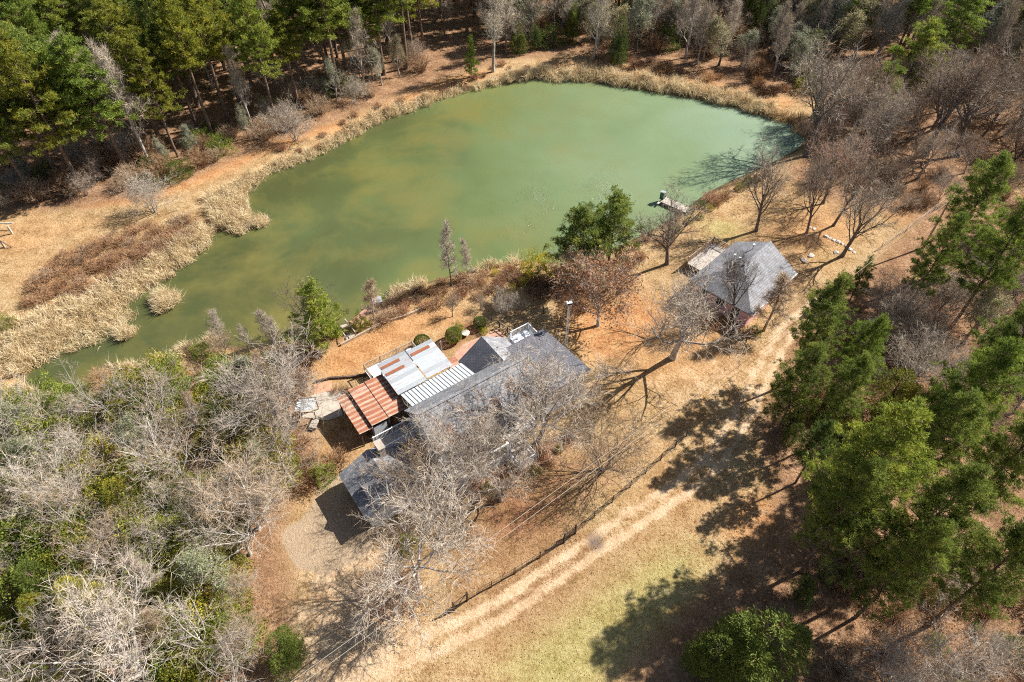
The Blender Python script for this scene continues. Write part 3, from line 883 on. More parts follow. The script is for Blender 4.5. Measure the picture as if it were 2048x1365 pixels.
fo = empty('bird_bath', (fb[0], fb[1], 0), 0.3, 'low pale stone bird bath lying in the red mulch bed', 'bird bath')
MB().tube((0, 0, 0), (0, 0, .35), .22, .14, 12).build('pedestal', M['stone'], fo)
MB().tube((0, 0, .35), (0, 0, .46), .25, .5, 14).build('basin', M['stone'], fo)

# --- pads and slabs near the rusty shed
pc = PL([(627, 771), (664, 762), (664, 782), (628, 790)])
m_ = MB().prism([tuple(q) for q in pc], 'z', 0.0, 0.08)
tag(m_.build('clay_pad', plain('clay_tile', (0.55, 0.26, 0.15), .85, .2, 3.0)), kind='structure')
pc = PL([(598, 800), (640, 786), (668, 783), (705, 790), (708, 800), (690, 830), (655, 842), (600, 835)])
tag(MB().prism([tuple(q) for q in pc], 'z', 0.0, 0.06).build('concrete_slab', M['concrete']), kind='structure')
lp = P(622, 838)
LS = empty('lean_to_shelter', (lp[0], lp[1], 0), math.radians(4), 'small shelter with bluish ribbed metal roof beside the concrete slab', 'shelter')
ms_ = corrugated(-1.0, 1.0, .5, 5, .018)
for i in range(4):
    s = obj('roof_sheet', ms_, M['galv'], LS, (-1.0 + .5 * i, 0.45, 1.95 + .0 * i)); s.rotation_euler = (0, 0.28, math.pi / 2)
for x in (-1.15, .7):
    MB().box(x - .05, x + .05, 1.2, 1.3, 0, 2.18).build('post', M['wood'], LS); MB().box(x - .05, x + .05, -.4, -.3, 0, 1.68).build('post', M['wood'], LS)
MB().bar((-1.25, 1.25, 2.14), (.8, 1.25, 2.14), .08, .1).build('beam', M['wood'], LS); MB().bar((-1.25, -.35, 1.6), (.8, -.35, 1.6), .08, .1).build('beam', M['wood'], LS)
bp = P(632, 848)
bo = empty('plank_bench', (bp[0], bp[1], 0), math.radians(80), 'pale plank bench sticking out from under the shelter', 'bench')
for k in range(3): MB().box(-.85, .85, -.38 + .26 * k, -.14 + .26 * k, .42, .47).build('plank', M['concrete'], bo)
for x in (-.7, .7): MB().box(x - .05, x + .05, -.35, .35, 0, .42).build('leg', M['wood'], bo)
sp = P(598 + 25, 781)
so_ = empty('scrap_heap', (sp[0] - 1.0, sp[1], 0), .3, 'dark heap of scrap timber at the edge of the clay pad', 'scrap')
for k in range(7):
    MB().bar((R0.uniform(-.6, .3), R0.uniform(-.5, .5), .1 + .09 * k), (R0.uniform(-.2, .7), R0.uniform(-.5, .6), .15 + .09 * k), .14, .1).build('plank', M['darkwood'], so_)
wg = house_thing('white_gate', 'small white picket gate beside the garage roof corner', 'gate', -8.2, 1.2)
for k in range(6): MB().box(-.6 + .2 * k, -.5 + .2 * k, -.02, .02, .1, 1.1).build('picket', M['white'], wg)
MB().box(-.6, .5, .022, .05, .25, .34).build('rail', M['white'], wg); MB().box(-.6, .5, .022, .05, .8, .89).build('rail', M['white'], wg)

# --- edging of the lower yard and the dug step behind the rusty shed
def path_bars(o, pts, name, mat, w, h):
    for a, b in zip(pts[:-1], pts[1:]):
        za, zb = gz(*a), gz(*b); MB().bar((a[0], a[1], za + h * .5 - .05), (b[0], b[1], zb + h * .5 - .05), w, h).build(name, M[mat], o)


e1 = empty('timber_edging', (0, 0, 0), 0, 'long timber retaining edge between lawn and pond slope', 'retaining wall')
path_bars(e1, PL([(682, 692), (720, 672), (765, 648), (812, 642 - 8), (860, 612)]), 'timber', 'wood', .22, .4)
e2 = empty('timber_edging', (0, 0, 0), 0, 'dark low retaining edge behind the rusty shed', 'retaining wall')
path_bars(e2, PL([(630, 766), (662, 758), (700, 756), (742, 750)]), 'timber', 'darkwood', .2, .35)

# --- wooden steps down to the pond, brick pier and pump box
sp = P(692, 662)
ST = empty('pond_steps', (sp[0], sp[1], 0), math.radians(122), 'weathered wooden steps with handrails going down to the pond', 'steps')
for k in range(7): MB().box(-1.7 + .5 * k, -1.26 + .5 * k, -.55, .55, .12 - .12 * k, .2 - .12 * k).build('tread', M['concrete'], ST)
for s_ in (-1, 1):
    MB().bar((-1.8, s_ * .6, .1), (1.8, s_ * .6, -.75), .08, .25).build('stringer', M['wood'], ST)
    MB().bar((-1.8, s_ * .62, 1.05), (1.8, s_ * .62, .2), .1, .07).build('handrail', M['woodgrey'], ST)
    for x in (-1.7, 0, 1.7): MB().box(x - .05, x + .05, s_ * .62 - .05, s_ * .62 + .05, -.9, 1.05 - .236 * (x + 1.8)).build('post', M['wood'], ST)
q0, q1 = P(706, 648, -.4), P(748, 612, -.4)
an = math.atan2(q1[1] - q0[1], q1[0] - q0[0]); ln_ = math.hypot(*(q1 - q0)[:2])
PR = empty('brick_pier', (q0[0], q0[1], 0), an, 'narrow reddish boarded pier along the near pond edge', 'pier')
for k in range(int(ln_ / .3)): MB().box(.3 * k, .3 * k + .285, -.6, .6, -.45, -.38).build('board', M['brick'], PR)
for k in range(3):
    for s_ in (-1, 1): MB().box(ln_ * k / 2.2, ln_ * k / 2.2 + .14, s_ * .5 - .07, s_ * .5 + .07, -2.0, -.45).build('pile', M['darkwood'], PR)
pb = P(755, 606, 0)
PB = empty('pump_box', (pb[0], pb[1], -.4), math.radians(20), 'little pump box with pale blue metal lid at the pond edge', 'pump box')
MB().box(-.5, .5, -.4, .4, 0, .8).build('body', M['woodgrey'], PB)
MB().slab([(-.6, -.5, .82), (.6, -.5, .82), (.6, .5, 1.0), (-.6, .5, 1.0)], .05).build('lid', M['steel'], PB)

# --- fishing dock on the far right bank, with the green locker
q0, q1 = P(1390, 427, -.3), P(1324, 398, -.3)
an = math.atan2(q1[1] - q0[1], q1[0] - q0[0]); ln_ = math.hypot(*(q1 - q0)[:2])
DK = empty('fishing_dock', (q0[0], q0[1], 0), an, 'sun bleached wooden fishing dock reaching into the pond', 'dock')
for k in range(int(ln_ / .3)): MB().box(.3 * k, .3 * k + .28, -.75, .75, -.35, -.29).build('board', M['woodgrey'], DK)
for k in range(4):
    for s_ in (-1, 1): MB().tube((ln_ * k / 3.1, s_ * .7, -2.2), (ln_ * k / 3.1, s_ * .7, -.1), .09).build('pile', M['darkwood'], DK)
MB().box(ln_ - .3, ln_, -.95, 1.5, -.34, -.285).build('end_board', M['woodgrey'], DK)
GB = empty('dock_locker', (q1[0], q1[1], -.29), an, 'upright dark green locker with pale lid on the dock end', 'locker')
MB().box(-.3, .3, -.28, .28, 0, 1.15).build('body', M['green_plastic'], GB)
MB().slab([(-.36, -.34, 1.2), (.36, -.34, 1.2), (.36, .34, 1.3), (-.36, .34, 1.3)], .05).build('lid', M['steel'], GB)
MB().box(-.305, -.302, .02, .26, .1, 1.1).build('door', M['green_plastic'], GB)

# --- pink house
PO = (28.5, 58.3, 0.0)
K = empty('pink_house', PO, math.radians(45), 'small pink brick house with grey brown gable roof and deck', 'house')
MB().box(0.0, 9.9, 0.0, 8.0, 0.0, 2.75).build('wall', M['pink'], K)
MB().prism([(0.0, 2.752), (8.0, 2.752), (4.0, 4.9)], 'x', 9.0, 9.9).build('gable_wall', M['pink'], K)
MB().slab([(-.45, -.5, 2.62), (10.3, -.5, 2.62), (10.3, 4.0, 5.15), (4.0, 4.0, 5.15)], .16).build('roof', M['shingle_brown'], K)
MB().slab([(4.0, 4.0, 5.15), (10.3, 4.0, 5.15), (10.3, 8.5, 2.62), (-.45, 8.5, 2.62)], .16).build('roof', M['shingle_brown'], K)
MB().slab([(-.45, 8.5, 2.62), (-.45, 4.0, 2.62), (-.45, -.5, 2.62), (4.0, 4.0, 5.15)], .16).build('hip_roof', M['shingle_brown'], K)
MB().bar((3.9, 4.0, 5.17), (10.31, 4.0, 5.17), .3, .06).build('ridge_cap', M['shingle_brown'], K)
for y in (1.2, 3.4, 5.8): window(K, 'x', y, y + 1.0, 1.0, 2.3, 0.0, 2, sgn=-1)
for x in (1.5, 4.5, 7.6): window(K, 'y', x, x + 1.0, 1.0, 2.2, 0.0, 1, sgn=-1)
MB().box(-.37, 10.32, -.56, -.5, 2.45, 2.63).build('gutter', M['white'], K)
for (x, y, z) in ((8.2, 5.2, 4.35), (5.2, 6.0, 4.0), (4.6, 5.0, 4.45)):
    v_ = MB().tube((x, y, z), (x, y, z + .75), .07).build('vent_pipe', M['steel'], K); MB().tube((x, y, z + .75), (x, y, z + .9), .15).build('cap', M['white'], v_)
for k in range(20): MB().box(3.8 + .3 * k, 4.085 + .3 * k, 8.02, 11.4, 1.0, 1.06).build('deck_board', M['woodgrey'], K)
for x in (3.95, 6.8, 9.7):
    for y in (8.6, 11.3): MB().box(x - .07, x + .07, y - .07, y + .07, 0, 1.0).build('deck_post', M['wood'], K)
railing(K, (3.9, 11.35, 1.06), (9.75, 11.35, 1.06), 1.0, 'wood', .14); railing(K, (9.75, 11.3, 1.06), (9.75, 8.6, 1.06), 1.0, 'wood', .14)

# --- lattice light tower
tb = P(1131, 697)
TW = empty('light_tower', (tb[0], tb[1], 0), .2, 'tall slim lattice tower carrying a white floodlight', 'light tower')
ht = 7.3
legs = [(.17 * math.cos(k * 2.094), .17 * math.sin(k * 2.094)) for k in range(3)]
for x, y in legs: MB().tube((x, y, 0), (x * .8, y * .8, ht), .03, .025, 6).build('leg', M['steel'], TW)
br = MB()
for k in range(18):
    z0, z1 = ht * k / 18, ht * (k + 1) / 18
    for i in range(3):
        a, b = legs[i], legs[(i + 1) % 3]; f0, f1 = 1 - .2 * k / 18, 1 - .2 * (k + 1) / 18
        br.bar((a[0] * f0, a[1] * f0, z0), (b[0] * f1, b[1] * f1, z1), .018, .018)
br.build('bracing', M['steel'], TW)
lh = MB().box(-.3, .3, -.2, .2, ht, ht + .28).build('lamp_head', M['white'], TW)
MB().box(-.26, .26, -.23, -.2, ht + .03, ht + .25).build('lens', M['glass'], lh)

# --- iron fence along the lawn, with gates
def fence_run(label, pts, h=1.15, group=None):
    o = empty('iron_fence', (pts[0][0], pts[0][1], 0), 0, label, 'fence')
    ox, oy = pts[0]
    for a, b in zip(pts[:-1], pts[1:]):
        a = np.array([a[0] - ox, a[1] - oy, 0]); b = np.array([b[0] - ox, b[1] - oy, 0]); Ln = np.linalg.norm(b - a); n = max(1, int(round(Ln / 2.4)))
        for i in range(n):
            p, q = a + (b - a) * i / n, a + (b - a) * (i + 1) / n
            MB().box(p[0] - .045, p[0] + .045, p[1] - .045, p[1] + .045, 0, h + .12).build('post', M['black'], o)
            r = MB()
            for z in (.15, .62, h): r.bar(p + [0, 0, z], q + [0, 0, z], .026, .026)
            rr = r.build('rails', M['black'], o)
            m = MB(); k = 13
            for j in range(1, k):
                c = p + (q - p) * j / k; m.bar(c + [0, 0, .1], c + [0, 0, h], .014, .014, (0, 1, 0))
            m.build('pickets', M['black'], rr)
    MB().box(b[0] - .045, b[0] + .045, b[1] - .045, b[1] + .045, 0, h + .12).build('post', M['black'], o)
    return o


def gate(label, a, b, h=1.5):
    o = empty('iron_gate', (a[0], a[1], 0), math.atan2(b[1] - a[1], b[0] - a[0]), label, 'gate'); Ln = math.hypot(b[0] - a[0], b[1] - a[1])
    for x in (0, Ln): MB().box(x - .07, x + .07, -.07, .07, 0, h + .3).build('post', M['black'], o)
    f = MB().bar((.1, 0, .15), (Ln - .1, 0, .15), .05, .05).bar((.1, 0, h), (Ln - .1, 0, h), .05, .05).bar((.1, 0, .15), (Ln - .1, 0, h), .035, .035).build('frame', M['black'], o)
    p = MB()
    for k in range(1, 12): p.bar((Ln * k / 12, 0, .15), (Ln * k / 12, 0, h), .02, .02, (0, 1, 0))
    p.build('pickets', M['black'], f)


fence_run('black iron fence along the lawn, left stretch from the corner to the gate', PL([(935, 1202), (1030, 1148), (1128, 1086)]))
gate('black iron gate in the middle of the lawn fence', *PL([(1128, 1086), (1150, 1068)]))
fence_run('black iron fence along the lawn, right stretch from gate to the tree shade', PL([(1150, 1068), (1260, 975), (1350, 895), (1372, 873)]))
gate('black iron gate at the lower left corner of the lawn', *PL([(908, 1222), (935, 1202)]))
for px, py, lb in ((984, 645, 'dark fence post beside the rightmost round shrub'), (1000, 662, 'dark fence post at the end of the brick patio'), (1048, 622, 'dark fence post in the sun behind the white stair'),
                   (1087, 628, 'dark fence post in the shade left of the light tower'), (1010, 640, 'dark fence post at the foot of the small white tree')):
    q = P(px, py); o = empty('fence_post', (q[0], q[1], 0), .2, lb, 'post', 'lone dark posts behind the house')
    MB().tube((0, 0, -.1), (0, 0, 1.3), .06, .055, 7).build('shaft', M['darkwood'], o); MB().tube((0, 0, 1.3), (0, 0, 1.36), .07, .02, 7).build('cap', M['darkwood'], o)
fo = empty('wire_fence', (0, 0, 0), 0, 'rusty wire fence along the clay bank at the right pines', 'fence')
fl = PL([(1760, 500), (1810, 465), (1866, 424), (1930, 385)])
for a, b in zip(fl[:-1], fl[1:]):
    MB().tube((a[0], a[1], -.1), (a[0], a[1], 1.25), .06, .05, 6).build('post', M['wood'], fo)
    w = MB()
    for z in (.3, .7, 1.1): w.bar((a[0], a[1], z), (b[0], b[1], z), .03, .03)
    w.build('wires', M['wood'], fo)

# --- power line: two poles hidden in the trees and two wires
pa, pb_ = P(440, 1476, 8.5), P(1905, 392, 8.5)
for q, lb in ((pa, 'wooden power pole below the sandy drive'), (pb_, 'wooden power pole among the pines at the right')):
    o = empty('power_pole', (q[0], q[1], 0), math.atan2(pb_[1] - pa[1], pb_[0] - pa[0]), lb, 'power pole')
    MB().tube((0, 0, -.3), (0, 0, 8.9), .15, .10, 10).build('shaft', M['wood'], o)
    ca = MB().box(-.06, .06, -.7, .7, 8.3, 8.42).build('cross_arm', M['wood'], o)
    for y in (-.55, .55): MB().tube((0, y, 8.42), (0, y, 8.56), .05, .03, 8).build('insulator', M['white'], ca)
dv = nrm(np.array([pb_[0] - pa[0], pb_[1] - pa[1]])); sv = np.array([-dv[1], dv[0]])
for s_, lb in ((-.3, 'near strand of the twin power line over the lawn'), (.3, 'far strand of the twin power line over the lawn')):
    pts = []
    for t in np.linspace(0, 1, 41):
        c = pa[:2] + (pb_[:2] - pa[:2]) * t + sv * s_; pts.append((c[0], c[1], 8.5 - 1.1 * 4 * t * (1 - t)))
    w = MB()
    for a, b in zip(pts[:-1], pts[1:]): w.tube(a, b, .017, .017, 5)
    tag(w.build('power_wire', plain('wire_' + lb[:3], (.42, .36, .28), .6, .1)), lb, 'power line')

# --- stones, stumps, posts, far fence bits, red roofed hut, sacks
def rock(x, y, r, lb, grp=None, name='stone', cat='stone', seed=1):
    import bmesh
    rg = random.Random(seed); bm = bmesh.new(); bmesh.ops.create_icosphere(bm, subdivisions=2, radius=1.0)
    for v in bm.verts:
        k = 1 + rg.uniform(-.18, .18); v.co = Vector((v.co.x * r * k * 1.25, v.co.y * r * k, max(-.3, v.co.z) * r * .7 * k))
    me = bpy.data.meshes.new(name); bm.to_mesh(me); bm.free()
    o = obj(name, me, M['stone'], None, (x, y, gz(x, y)), rg.uniform(0, 6)); return tag(o, lb, cat, grp)


rowpx = [(1620, 455), (1628, 459), (1652, 474), (1660, 477), (1668, 481), (1676, 484), (1684, 488), (1692, 493), (1700, 499), (1708, 505)]
for i, (x, y) in enumerate(rowpx):
    q = P(x, y); rock(q[0], q[1], .22 + .05 * (i % 3), ['first', 'second', 'third', 'fourth', 'fifth', 'sixth', 'seventh', 'eighth', 'ninth', 'tenth'][i] + ' pale stone from the left in the row behind the pink house', 'row of stones behind the pink house', seed=i)
q = P(1622, 512)
rock(q[0], q[1], .4, 'tan boulder on the lawn right of the pink house', seed=31)
q = P(1608, 522)
rock(q[0], q[1], .42, 'boulder nearest the gable end of the pink house', seed=32)
q = P(1672, 506)
rock(q[0], q[1], .35, 'boulder at the flared base of the forked tree', seed=33)
q = P(1146, 872)
mc = MB().tube((0, 0, 0), (0, 0, .06), .35, .33, 16).build('well_cover', M['stone'], None, (q[0], q[1], .0)); tag(mc, 'round pale cover set in the lawn left of the vase shaped tree', 'cover')
for px0, py0, px1, py1, lb, hh in ((18, 452, 25, 468, 'short pale fence post by the tree shade at the left edge', 1.3),):
    q = P(px1, py1); o = empty('fence_post', (q[0], q[1], gz(q[0], q[1])), .1, lb, 'post'); MB().box(-.1, .1, -.1, .1, -.1, hh).build('shaft', M['stone'], o); MB().box(-.12, .12, -.12, .12, hh, hh + .06).build('cap', M['stone'], o)
q = P(10, 495)
o = empty('wooden_post', (q[0], q[1], gz(q[0], q[1])), .2, 'weathered leaning timber post with a brace at the left edge', 'post')
MB().bar((0, 0, -.1), (-.35, .2, 2.3), .2, .2).build('shaft', M['woodgrey'], o); MB().bar((.9, -.2, 0), (-.15, .1, 1.2), .1, .1).build('brace', M['darkwood'], o)
q0, q1 = P(-10, 447, 1.0), P(26, 447, 1.0)
o = tag(MB().bar(q0, q1, .15, .15).build('pole_rail', M['stone']), 'pale horizontal pole rail against the dark wood at the left edge', 'rail')
q = P(278, 1318)
RH = empty('red_hut', (q[0], q[1], 0), math.radians(62), 'low hut with red tiled roof under the great white limbed tree', 'hut')
MB().prism([(-1.3, 0), (1.3, 0), (1.3, 1.6), (0, 2.3), (-1.3, 1.6)], 'x', -1.8, 1.8).build('wall', M['woodgrey'], RH)
gable_roof_x(RH, -2.1, 2.1, 0, 2.45, -1.6, 1.5, 1.6, 1.5, (M['shingle_red'], M['shingle_red']), .1)
d = MB().box(1.81, 1.86, -.4, .4, 0, 1.6).build('door', M['darkwood'], RH); MB().box(1.865, 1.9, .25, .3, .8, .9).build('handle', M['steel'], d)
# ------------------------------------------------------------------ plant generators (arrays of vertices and triangles)
class Arr:
    def __init__(s): s.v = []; s.t = []; s.n = 0

    def add(s, v, t):
        s.v.append(v); s.t.append(t + s.n); s.n += len(v)

    def get(s):
        if not s.v: return np.zeros((0, 3)), np.zeros((0, 3), int)
        return np.concatenate(s.v), np.concatenate(s.t)

    def mesh(s, name, smooth=False):
        v, t = s.get(); return mesh_np(name, v, t, smooth)


_tt = {}


def tube(A, pts, rad, n):
    pts = np.asarray(pts); k = len(pts)
    d = nrm(np.gradient(pts, axis=0))
    ref = np.array([0, 0, 1.]) if abs(d[:, 2].mean()) < 0.8 else np.array([1., 0, 0])
    x = nrm(np.cross(d, ref)); y = np.cross(d, x)
    an = np.arange(n) * 2 * math.pi / n
    v = pts[:, None, :] + np.asarray(rad)[:, None, None] * (np.cos(an)[None, :, None] * x[:, None, :] + np.sin(an)[None, :, None] * y[:, None, :])
    key = (k, n)
    if key not in _tt:
        i = np.arange(k - 1)[:, None] * n; j = np.arange(n)[None, :]; j2 = (j + 1) % n
        a, b, c, e = i + j, i + j2, i + n + j2, i + n + j
        _tt[key] = np.concatenate([np.stack([a, b, c], -1).reshape(-1, 3), np.stack([a, c, e], -1).reshape(-1, 3)])
    A.add(v.reshape(-1, 3), _tt[key])


def spikes(A, p, d, ln, w, rng):
    """thin tapering twigs, one bent ribbon each"""
    p = np.asarray(p); d = nrm(d); n = len(p); ln = np.broadcast_to(np.asarray(ln, float), (n,))[:, None]
    s = nrm(np.cross(d, rng.normal(size=(n, 3)))) * (np.broadcast_to(np.asarray(w, float), (n,))[:, None] / 2)
    mid = p + d * ln * 0.5 + rng.normal(size=(n, 3)) * ln * 0.06
    tip = p + d * ln + rng.normal(size=(n, 3)) * ln * 0.12
    v = np.stack([p - s, p + s, mid + s * 0.8, mid - s * 0.8, tip], 1).reshape(-1, 3)
    b = np.arange(n)[:, None] * 5
    t = np.concatenate([b + np.array([[0, 1, 2]]), b + np.array([[0, 2, 3]]), b + np.array([[3, 2, 4]])])
    A.add(v, t)


def diamonds(A, p, d, ln, w, rng):
    """leaves: a diamond of two triangles each"""
    p = np.asarray(p); d = nrm(d); n = len(p)
    ln = np.broadcast_to(np.asarray(ln, float), (n,))[:, None]; w = np.broadcast_to(np.asarray(w, float), (n,))[:, None]
    s = nrm(np.cross(d, rng.normal(size=(n, 3)))) * w / 2
    m = p + d * ln * 0.55
    v = np.stack([p, m + s, p + d * ln, m - s], 1).reshape(-1, 3)
    b = np.arange(n)[:, None] * 4
    A.add(v, np.concatenate([b + np.array([[0, 1, 2]]), b + np.array([[0, 2, 3]])]))


def axes_of(d):
    ref = np.array([0, 0, 1.]) if abs(d[2]) < 0.9 else np.array([1., 0, 0])
    x = nrm(np.cross(d, ref)); return x, np.cross(d, x)


def bare_tree(seed, h, tf=0.42, spread=1.0, limbs=9, ang=(38, 62), sub=(8, 8, 8), upt=0.10, r0=None, multi=0, leaves=None, leader=False, tw=0.020, lean=0.06):
    rng = np.random.default_rng(seed)
    T, B, Wg, Lf = Arr(), Arr(), Arr(), Arr()
    tp, td, tl = [], [], []
    r0 = r0 or h * 0.017
    ends = []

    def poly(p, d, Ln, n, wobble, up):
        pts = [p]; ds = [d]
        for i in range(n):
            d = nrm(d + rng.normal(0, wobble, 3) + np.array([0, 0, up]))
            p = p + d * Ln / n; pts.append(p); ds.append(d)
        return np.array(pts), np.array(ds)

    def child_dir(d, a, az):
        x, y = axes_of(d)
        return nrm(d * math.cos(a) + (x * math.cos(az) + y * math.sin(az)) * math.sin(a))

    def grow(p, d, r, Ln, lev):
        n = (6, 5, 4, 3)[lev]
        pts, ds = poly(p, d, Ln, n, (0.06, 0.16, 0.20, 0.22)[lev], (0.0, upt, upt * 0.8, upt * 0.5)[lev])
        rad = np.linspace(r, r * (0.6, 0.28, 0.3, 0.4)[lev], n + 1)
        if lev == 0: rad[0] *= 1.35
        tube(T if lev == 0 else B, pts, rad, (7, 5, 4, 3)[lev])
        if lev == 3:
            m = sub[2]
            t = rng.uniform(0.1, 1.0, m) * n; i = np.minimum(t.astype(int), n - 1); f = (t - i)[:, None]
            tp.append(pts[i] * (1 - f) + pts[i + 1] * f)
            td.append(nrm(ds[i] + rng.normal(0, 0.55, (m, 3)) + np.array([0, 0, 0.12])))
            tl.append(rng.uniform(0.35, 0.95, m) * (0.5 + 0.05 * h)); ends.append(pts[-1])
            return
        cnt = (limbs, sub[0], sub[1])[lev]
        lo = ((0.45 if not leader else 0.25), 0.22, 0.15)[lev]
        az0 = rng.uniform(0, 6.28)
        for k in range(cnt):
            t = lo + (1 - lo) * ((k + rng.uniform(0, 0.8)) / cnt)
            t = min(t, 1.0) * n; i = min(int(t), n - 1); f = t - i
            q = pts[i] * (1 - f) + pts[i + 1] * f
            rr = rad[i] * (1 - f) + rad[i + 1] * f
            a = math.radians(rng.uniform(*ang)) if lev == 0 else math.radians(rng.uniform(28, 62))
            rel = (t / n - lo) / (1 - lo + 1e-6)
            if lev == 0:
                a *= (1.1 - 0.55 * rel)
                Lc = h * (1 - tf) * spread * rng.uniform(0.75, 1.05) * ((1.0 - 0.12 * rel) if not leader else (1.0 - 0.6 * rel))
                rc = rr * rng.uniform(0.45, 0.62)
            elif lev == 1:
                Lc = Ln * rng.uniform(0.36, 0.56) * (1.0 - 0.35 * rel); rc = rr * 0.58
            else:
                Lc = Ln * rng.uniform(0.40, 0.65) * (1.0 - 0.3 * rel); rc = max(rr * 0.55, 0.012)
            grow(q, child_dir(ds[min(i + 1, n)], a, az0 + k * 2.4 + rng.uniform(-.4, .4)), rc, Lc, lev + 1)

    if multi:
        for k in range(multi):
            a = math.radians(rng.uniform(10, 30)); az = k * 6.283 / multi + rng.uniform(-.4, .4)
            d = np.array([math.sin(a) * math.cos(az), math.sin(a) * math.sin(az), math.cos(a)])
            grow(np.array([0.12 * math.cos(az), 0.12 * math.sin(az), -0.15]), d, r0 * 0.6, h * tf * rng.uniform(.8, 1.1), 0)
    else:
        d = nrm(np.array([rng.normal(0, lean), rng.normal(0, lean), 1.0]))
        grow(np.array([0, 0, -0.2]), d, r0, h * tf * (1.0 if not leader else 2.0), 0)
    tp = np.concatenate(tp); td = np.concatenate(td); tl = np.concatenate(tl)
    spikes(Wg, tp, td, tl, tw, rng)
    if leaves:
        k = rng.integers(0, len(tp), leaves)
        p = tp[k] + td[k] * (tl[k] * rng.uniform(0, 1, leaves))[:, None] + rng.normal(0, 0.12, (leaves, 3))
        diamonds(Lf, p, rng.normal(size=(leaves, 3)) + np.array([0, 0, -0.2]), rng.uniform(0.13, 0.24, leaves), rng.uniform(0.08, 0.15, leaves), rng)
    z = max(v[:, 2].max() for v in Wg.v)
    return dict(trunk=T, branches=B, twigs=Wg, leaves=Lf if leaves else None, h=float(z))


def pine_tree(seed, h, cs=0.45, R=3.2, nb=46, tuft=9, dens=1.0, ln=0.34, conical=False, tw=0.06, pads=1.6):
    rng = np.random.default_rng(seed)
    T, B, N = Arr(), Arr(), Arr()
    k = 9
    zz = np.linspace(-0.2, h, k)
    bend = np.cumsum(rng.normal(0, 0.05 * h / 20, (k, 2)), 0); bend[0] = 0
    tr = np.concatenate([bend, zz[:, None]], 1)
    r0 = 0.0115 * h + 0.03
    tube(T, tr, np.linspace(r0, 0.03, k), 8)
    cp, ca = [], []
    lob = rng.uniform(0.4, 1.35, 7)
    for i in range(nb):
        t = (i + rng.uniform(0, 0.9)) / nb
        z = h * (cs + (1 - cs) * t * 0.985)
        base = np.array([np.interp(z, zz, tr[:, 0]), np.interp(z, zz, tr[:, 1]), z])
        az = i * 2.399 + rng.uniform(-.5, .5)
        prof = (1.03 - t) ** 0.8 if conical else math.sin(math.pi * min(1, (0.30 + 0.70 * t))) ** 0.7 * (1.05 - 0.25 * t)
        lf = lob[int((az % 6.283) / 6.283 * 7) % 7]
        ln_b = R * max(0.16, prof) * rng.uniform(0.5, 1.18) * (0.6 + 0.4 * lf)
        el = math.radians(-8 + 58 * t + rng.uniform(-10, 10)) if not conical else math.radians(2 + 35 * t + rng.uniform(-8, 8))
        d = np.array([math.cos(az) * math.cos(el), math.sin(az) * math.cos(el), math.sin(el)])
        n = 4; pts = [base]; dd = d
        for s in range(n):
            dd = nrm(dd + rng.normal(0, 0.08, 3) + np.array([0, 0, 0.09])); pts.append(pts[-1] + dd * ln_b / n)
        pts = np.array(pts)
        tube(B, pts, np.linspace(0.012 * ln_b + 0.025, 0.012, n + 1), 3)
        side = nrm(np.cross(dd, np.array([0, 0, 1.])))
        nk = max(2, int(ln_b * pads)); m = max(4, int(ln_b * 7.5 * dens))   # needles gather in pads with gaps between
        tk = np.append(rng.uniform(0.30, 0.95, nk - 1), 1.0)
        ok = (1 - np.abs(tk - 0.68) * 1.3) * ln_b * 0.42 * rng.uniform(-1, 1, nk)
        qk = np.stack([np.interp(tk * n, np.arange(n + 1), pts[:, c]) for c in range(3)], 1) + side[None] * ok[:, None] + np.array([0, 0, 1.]) * rng.uniform(-.1, .35, nk)[:, None]
        for j in range(nk):
            tube(B, np.array([pts[min(n - 1, int(tk[j] * n * .8))], qk[j]]), np.array([.018, .008]), 3)
        pick = rng.integers(0, nk, m); so_ = ok[pick]
        q = qk[pick] + rng.normal(0, 1, (m, 3)) * np.array([.22, .22, .10]) * (0.75 + 0.10 * R)
        cp.append(q); ca.append(nrm(d[None] * 0.6 + side[None] * np.sign(so_)[:, None] * 0.35 + np.array([0, 0, 0.85]) + rng.normal(0, 0.25, (m, 3))))
    cp = np.concatenate(cp); ca = np.concatenate(ca)
    p = np.repeat(cp, tuft, 0); a = np.repeat(ca, tuft, 0)
    d = nrm(a * 0.75 + rng.normal(0, 0.62, p.shape))
    diamonds(N, p + rng.normal(0, 0.05, p.shape), d, rng.uniform(0.6, 1.1, len(p)) * ln, tw, rng)
    return dict(trunk=T, branches=B, needles=N, h=h)


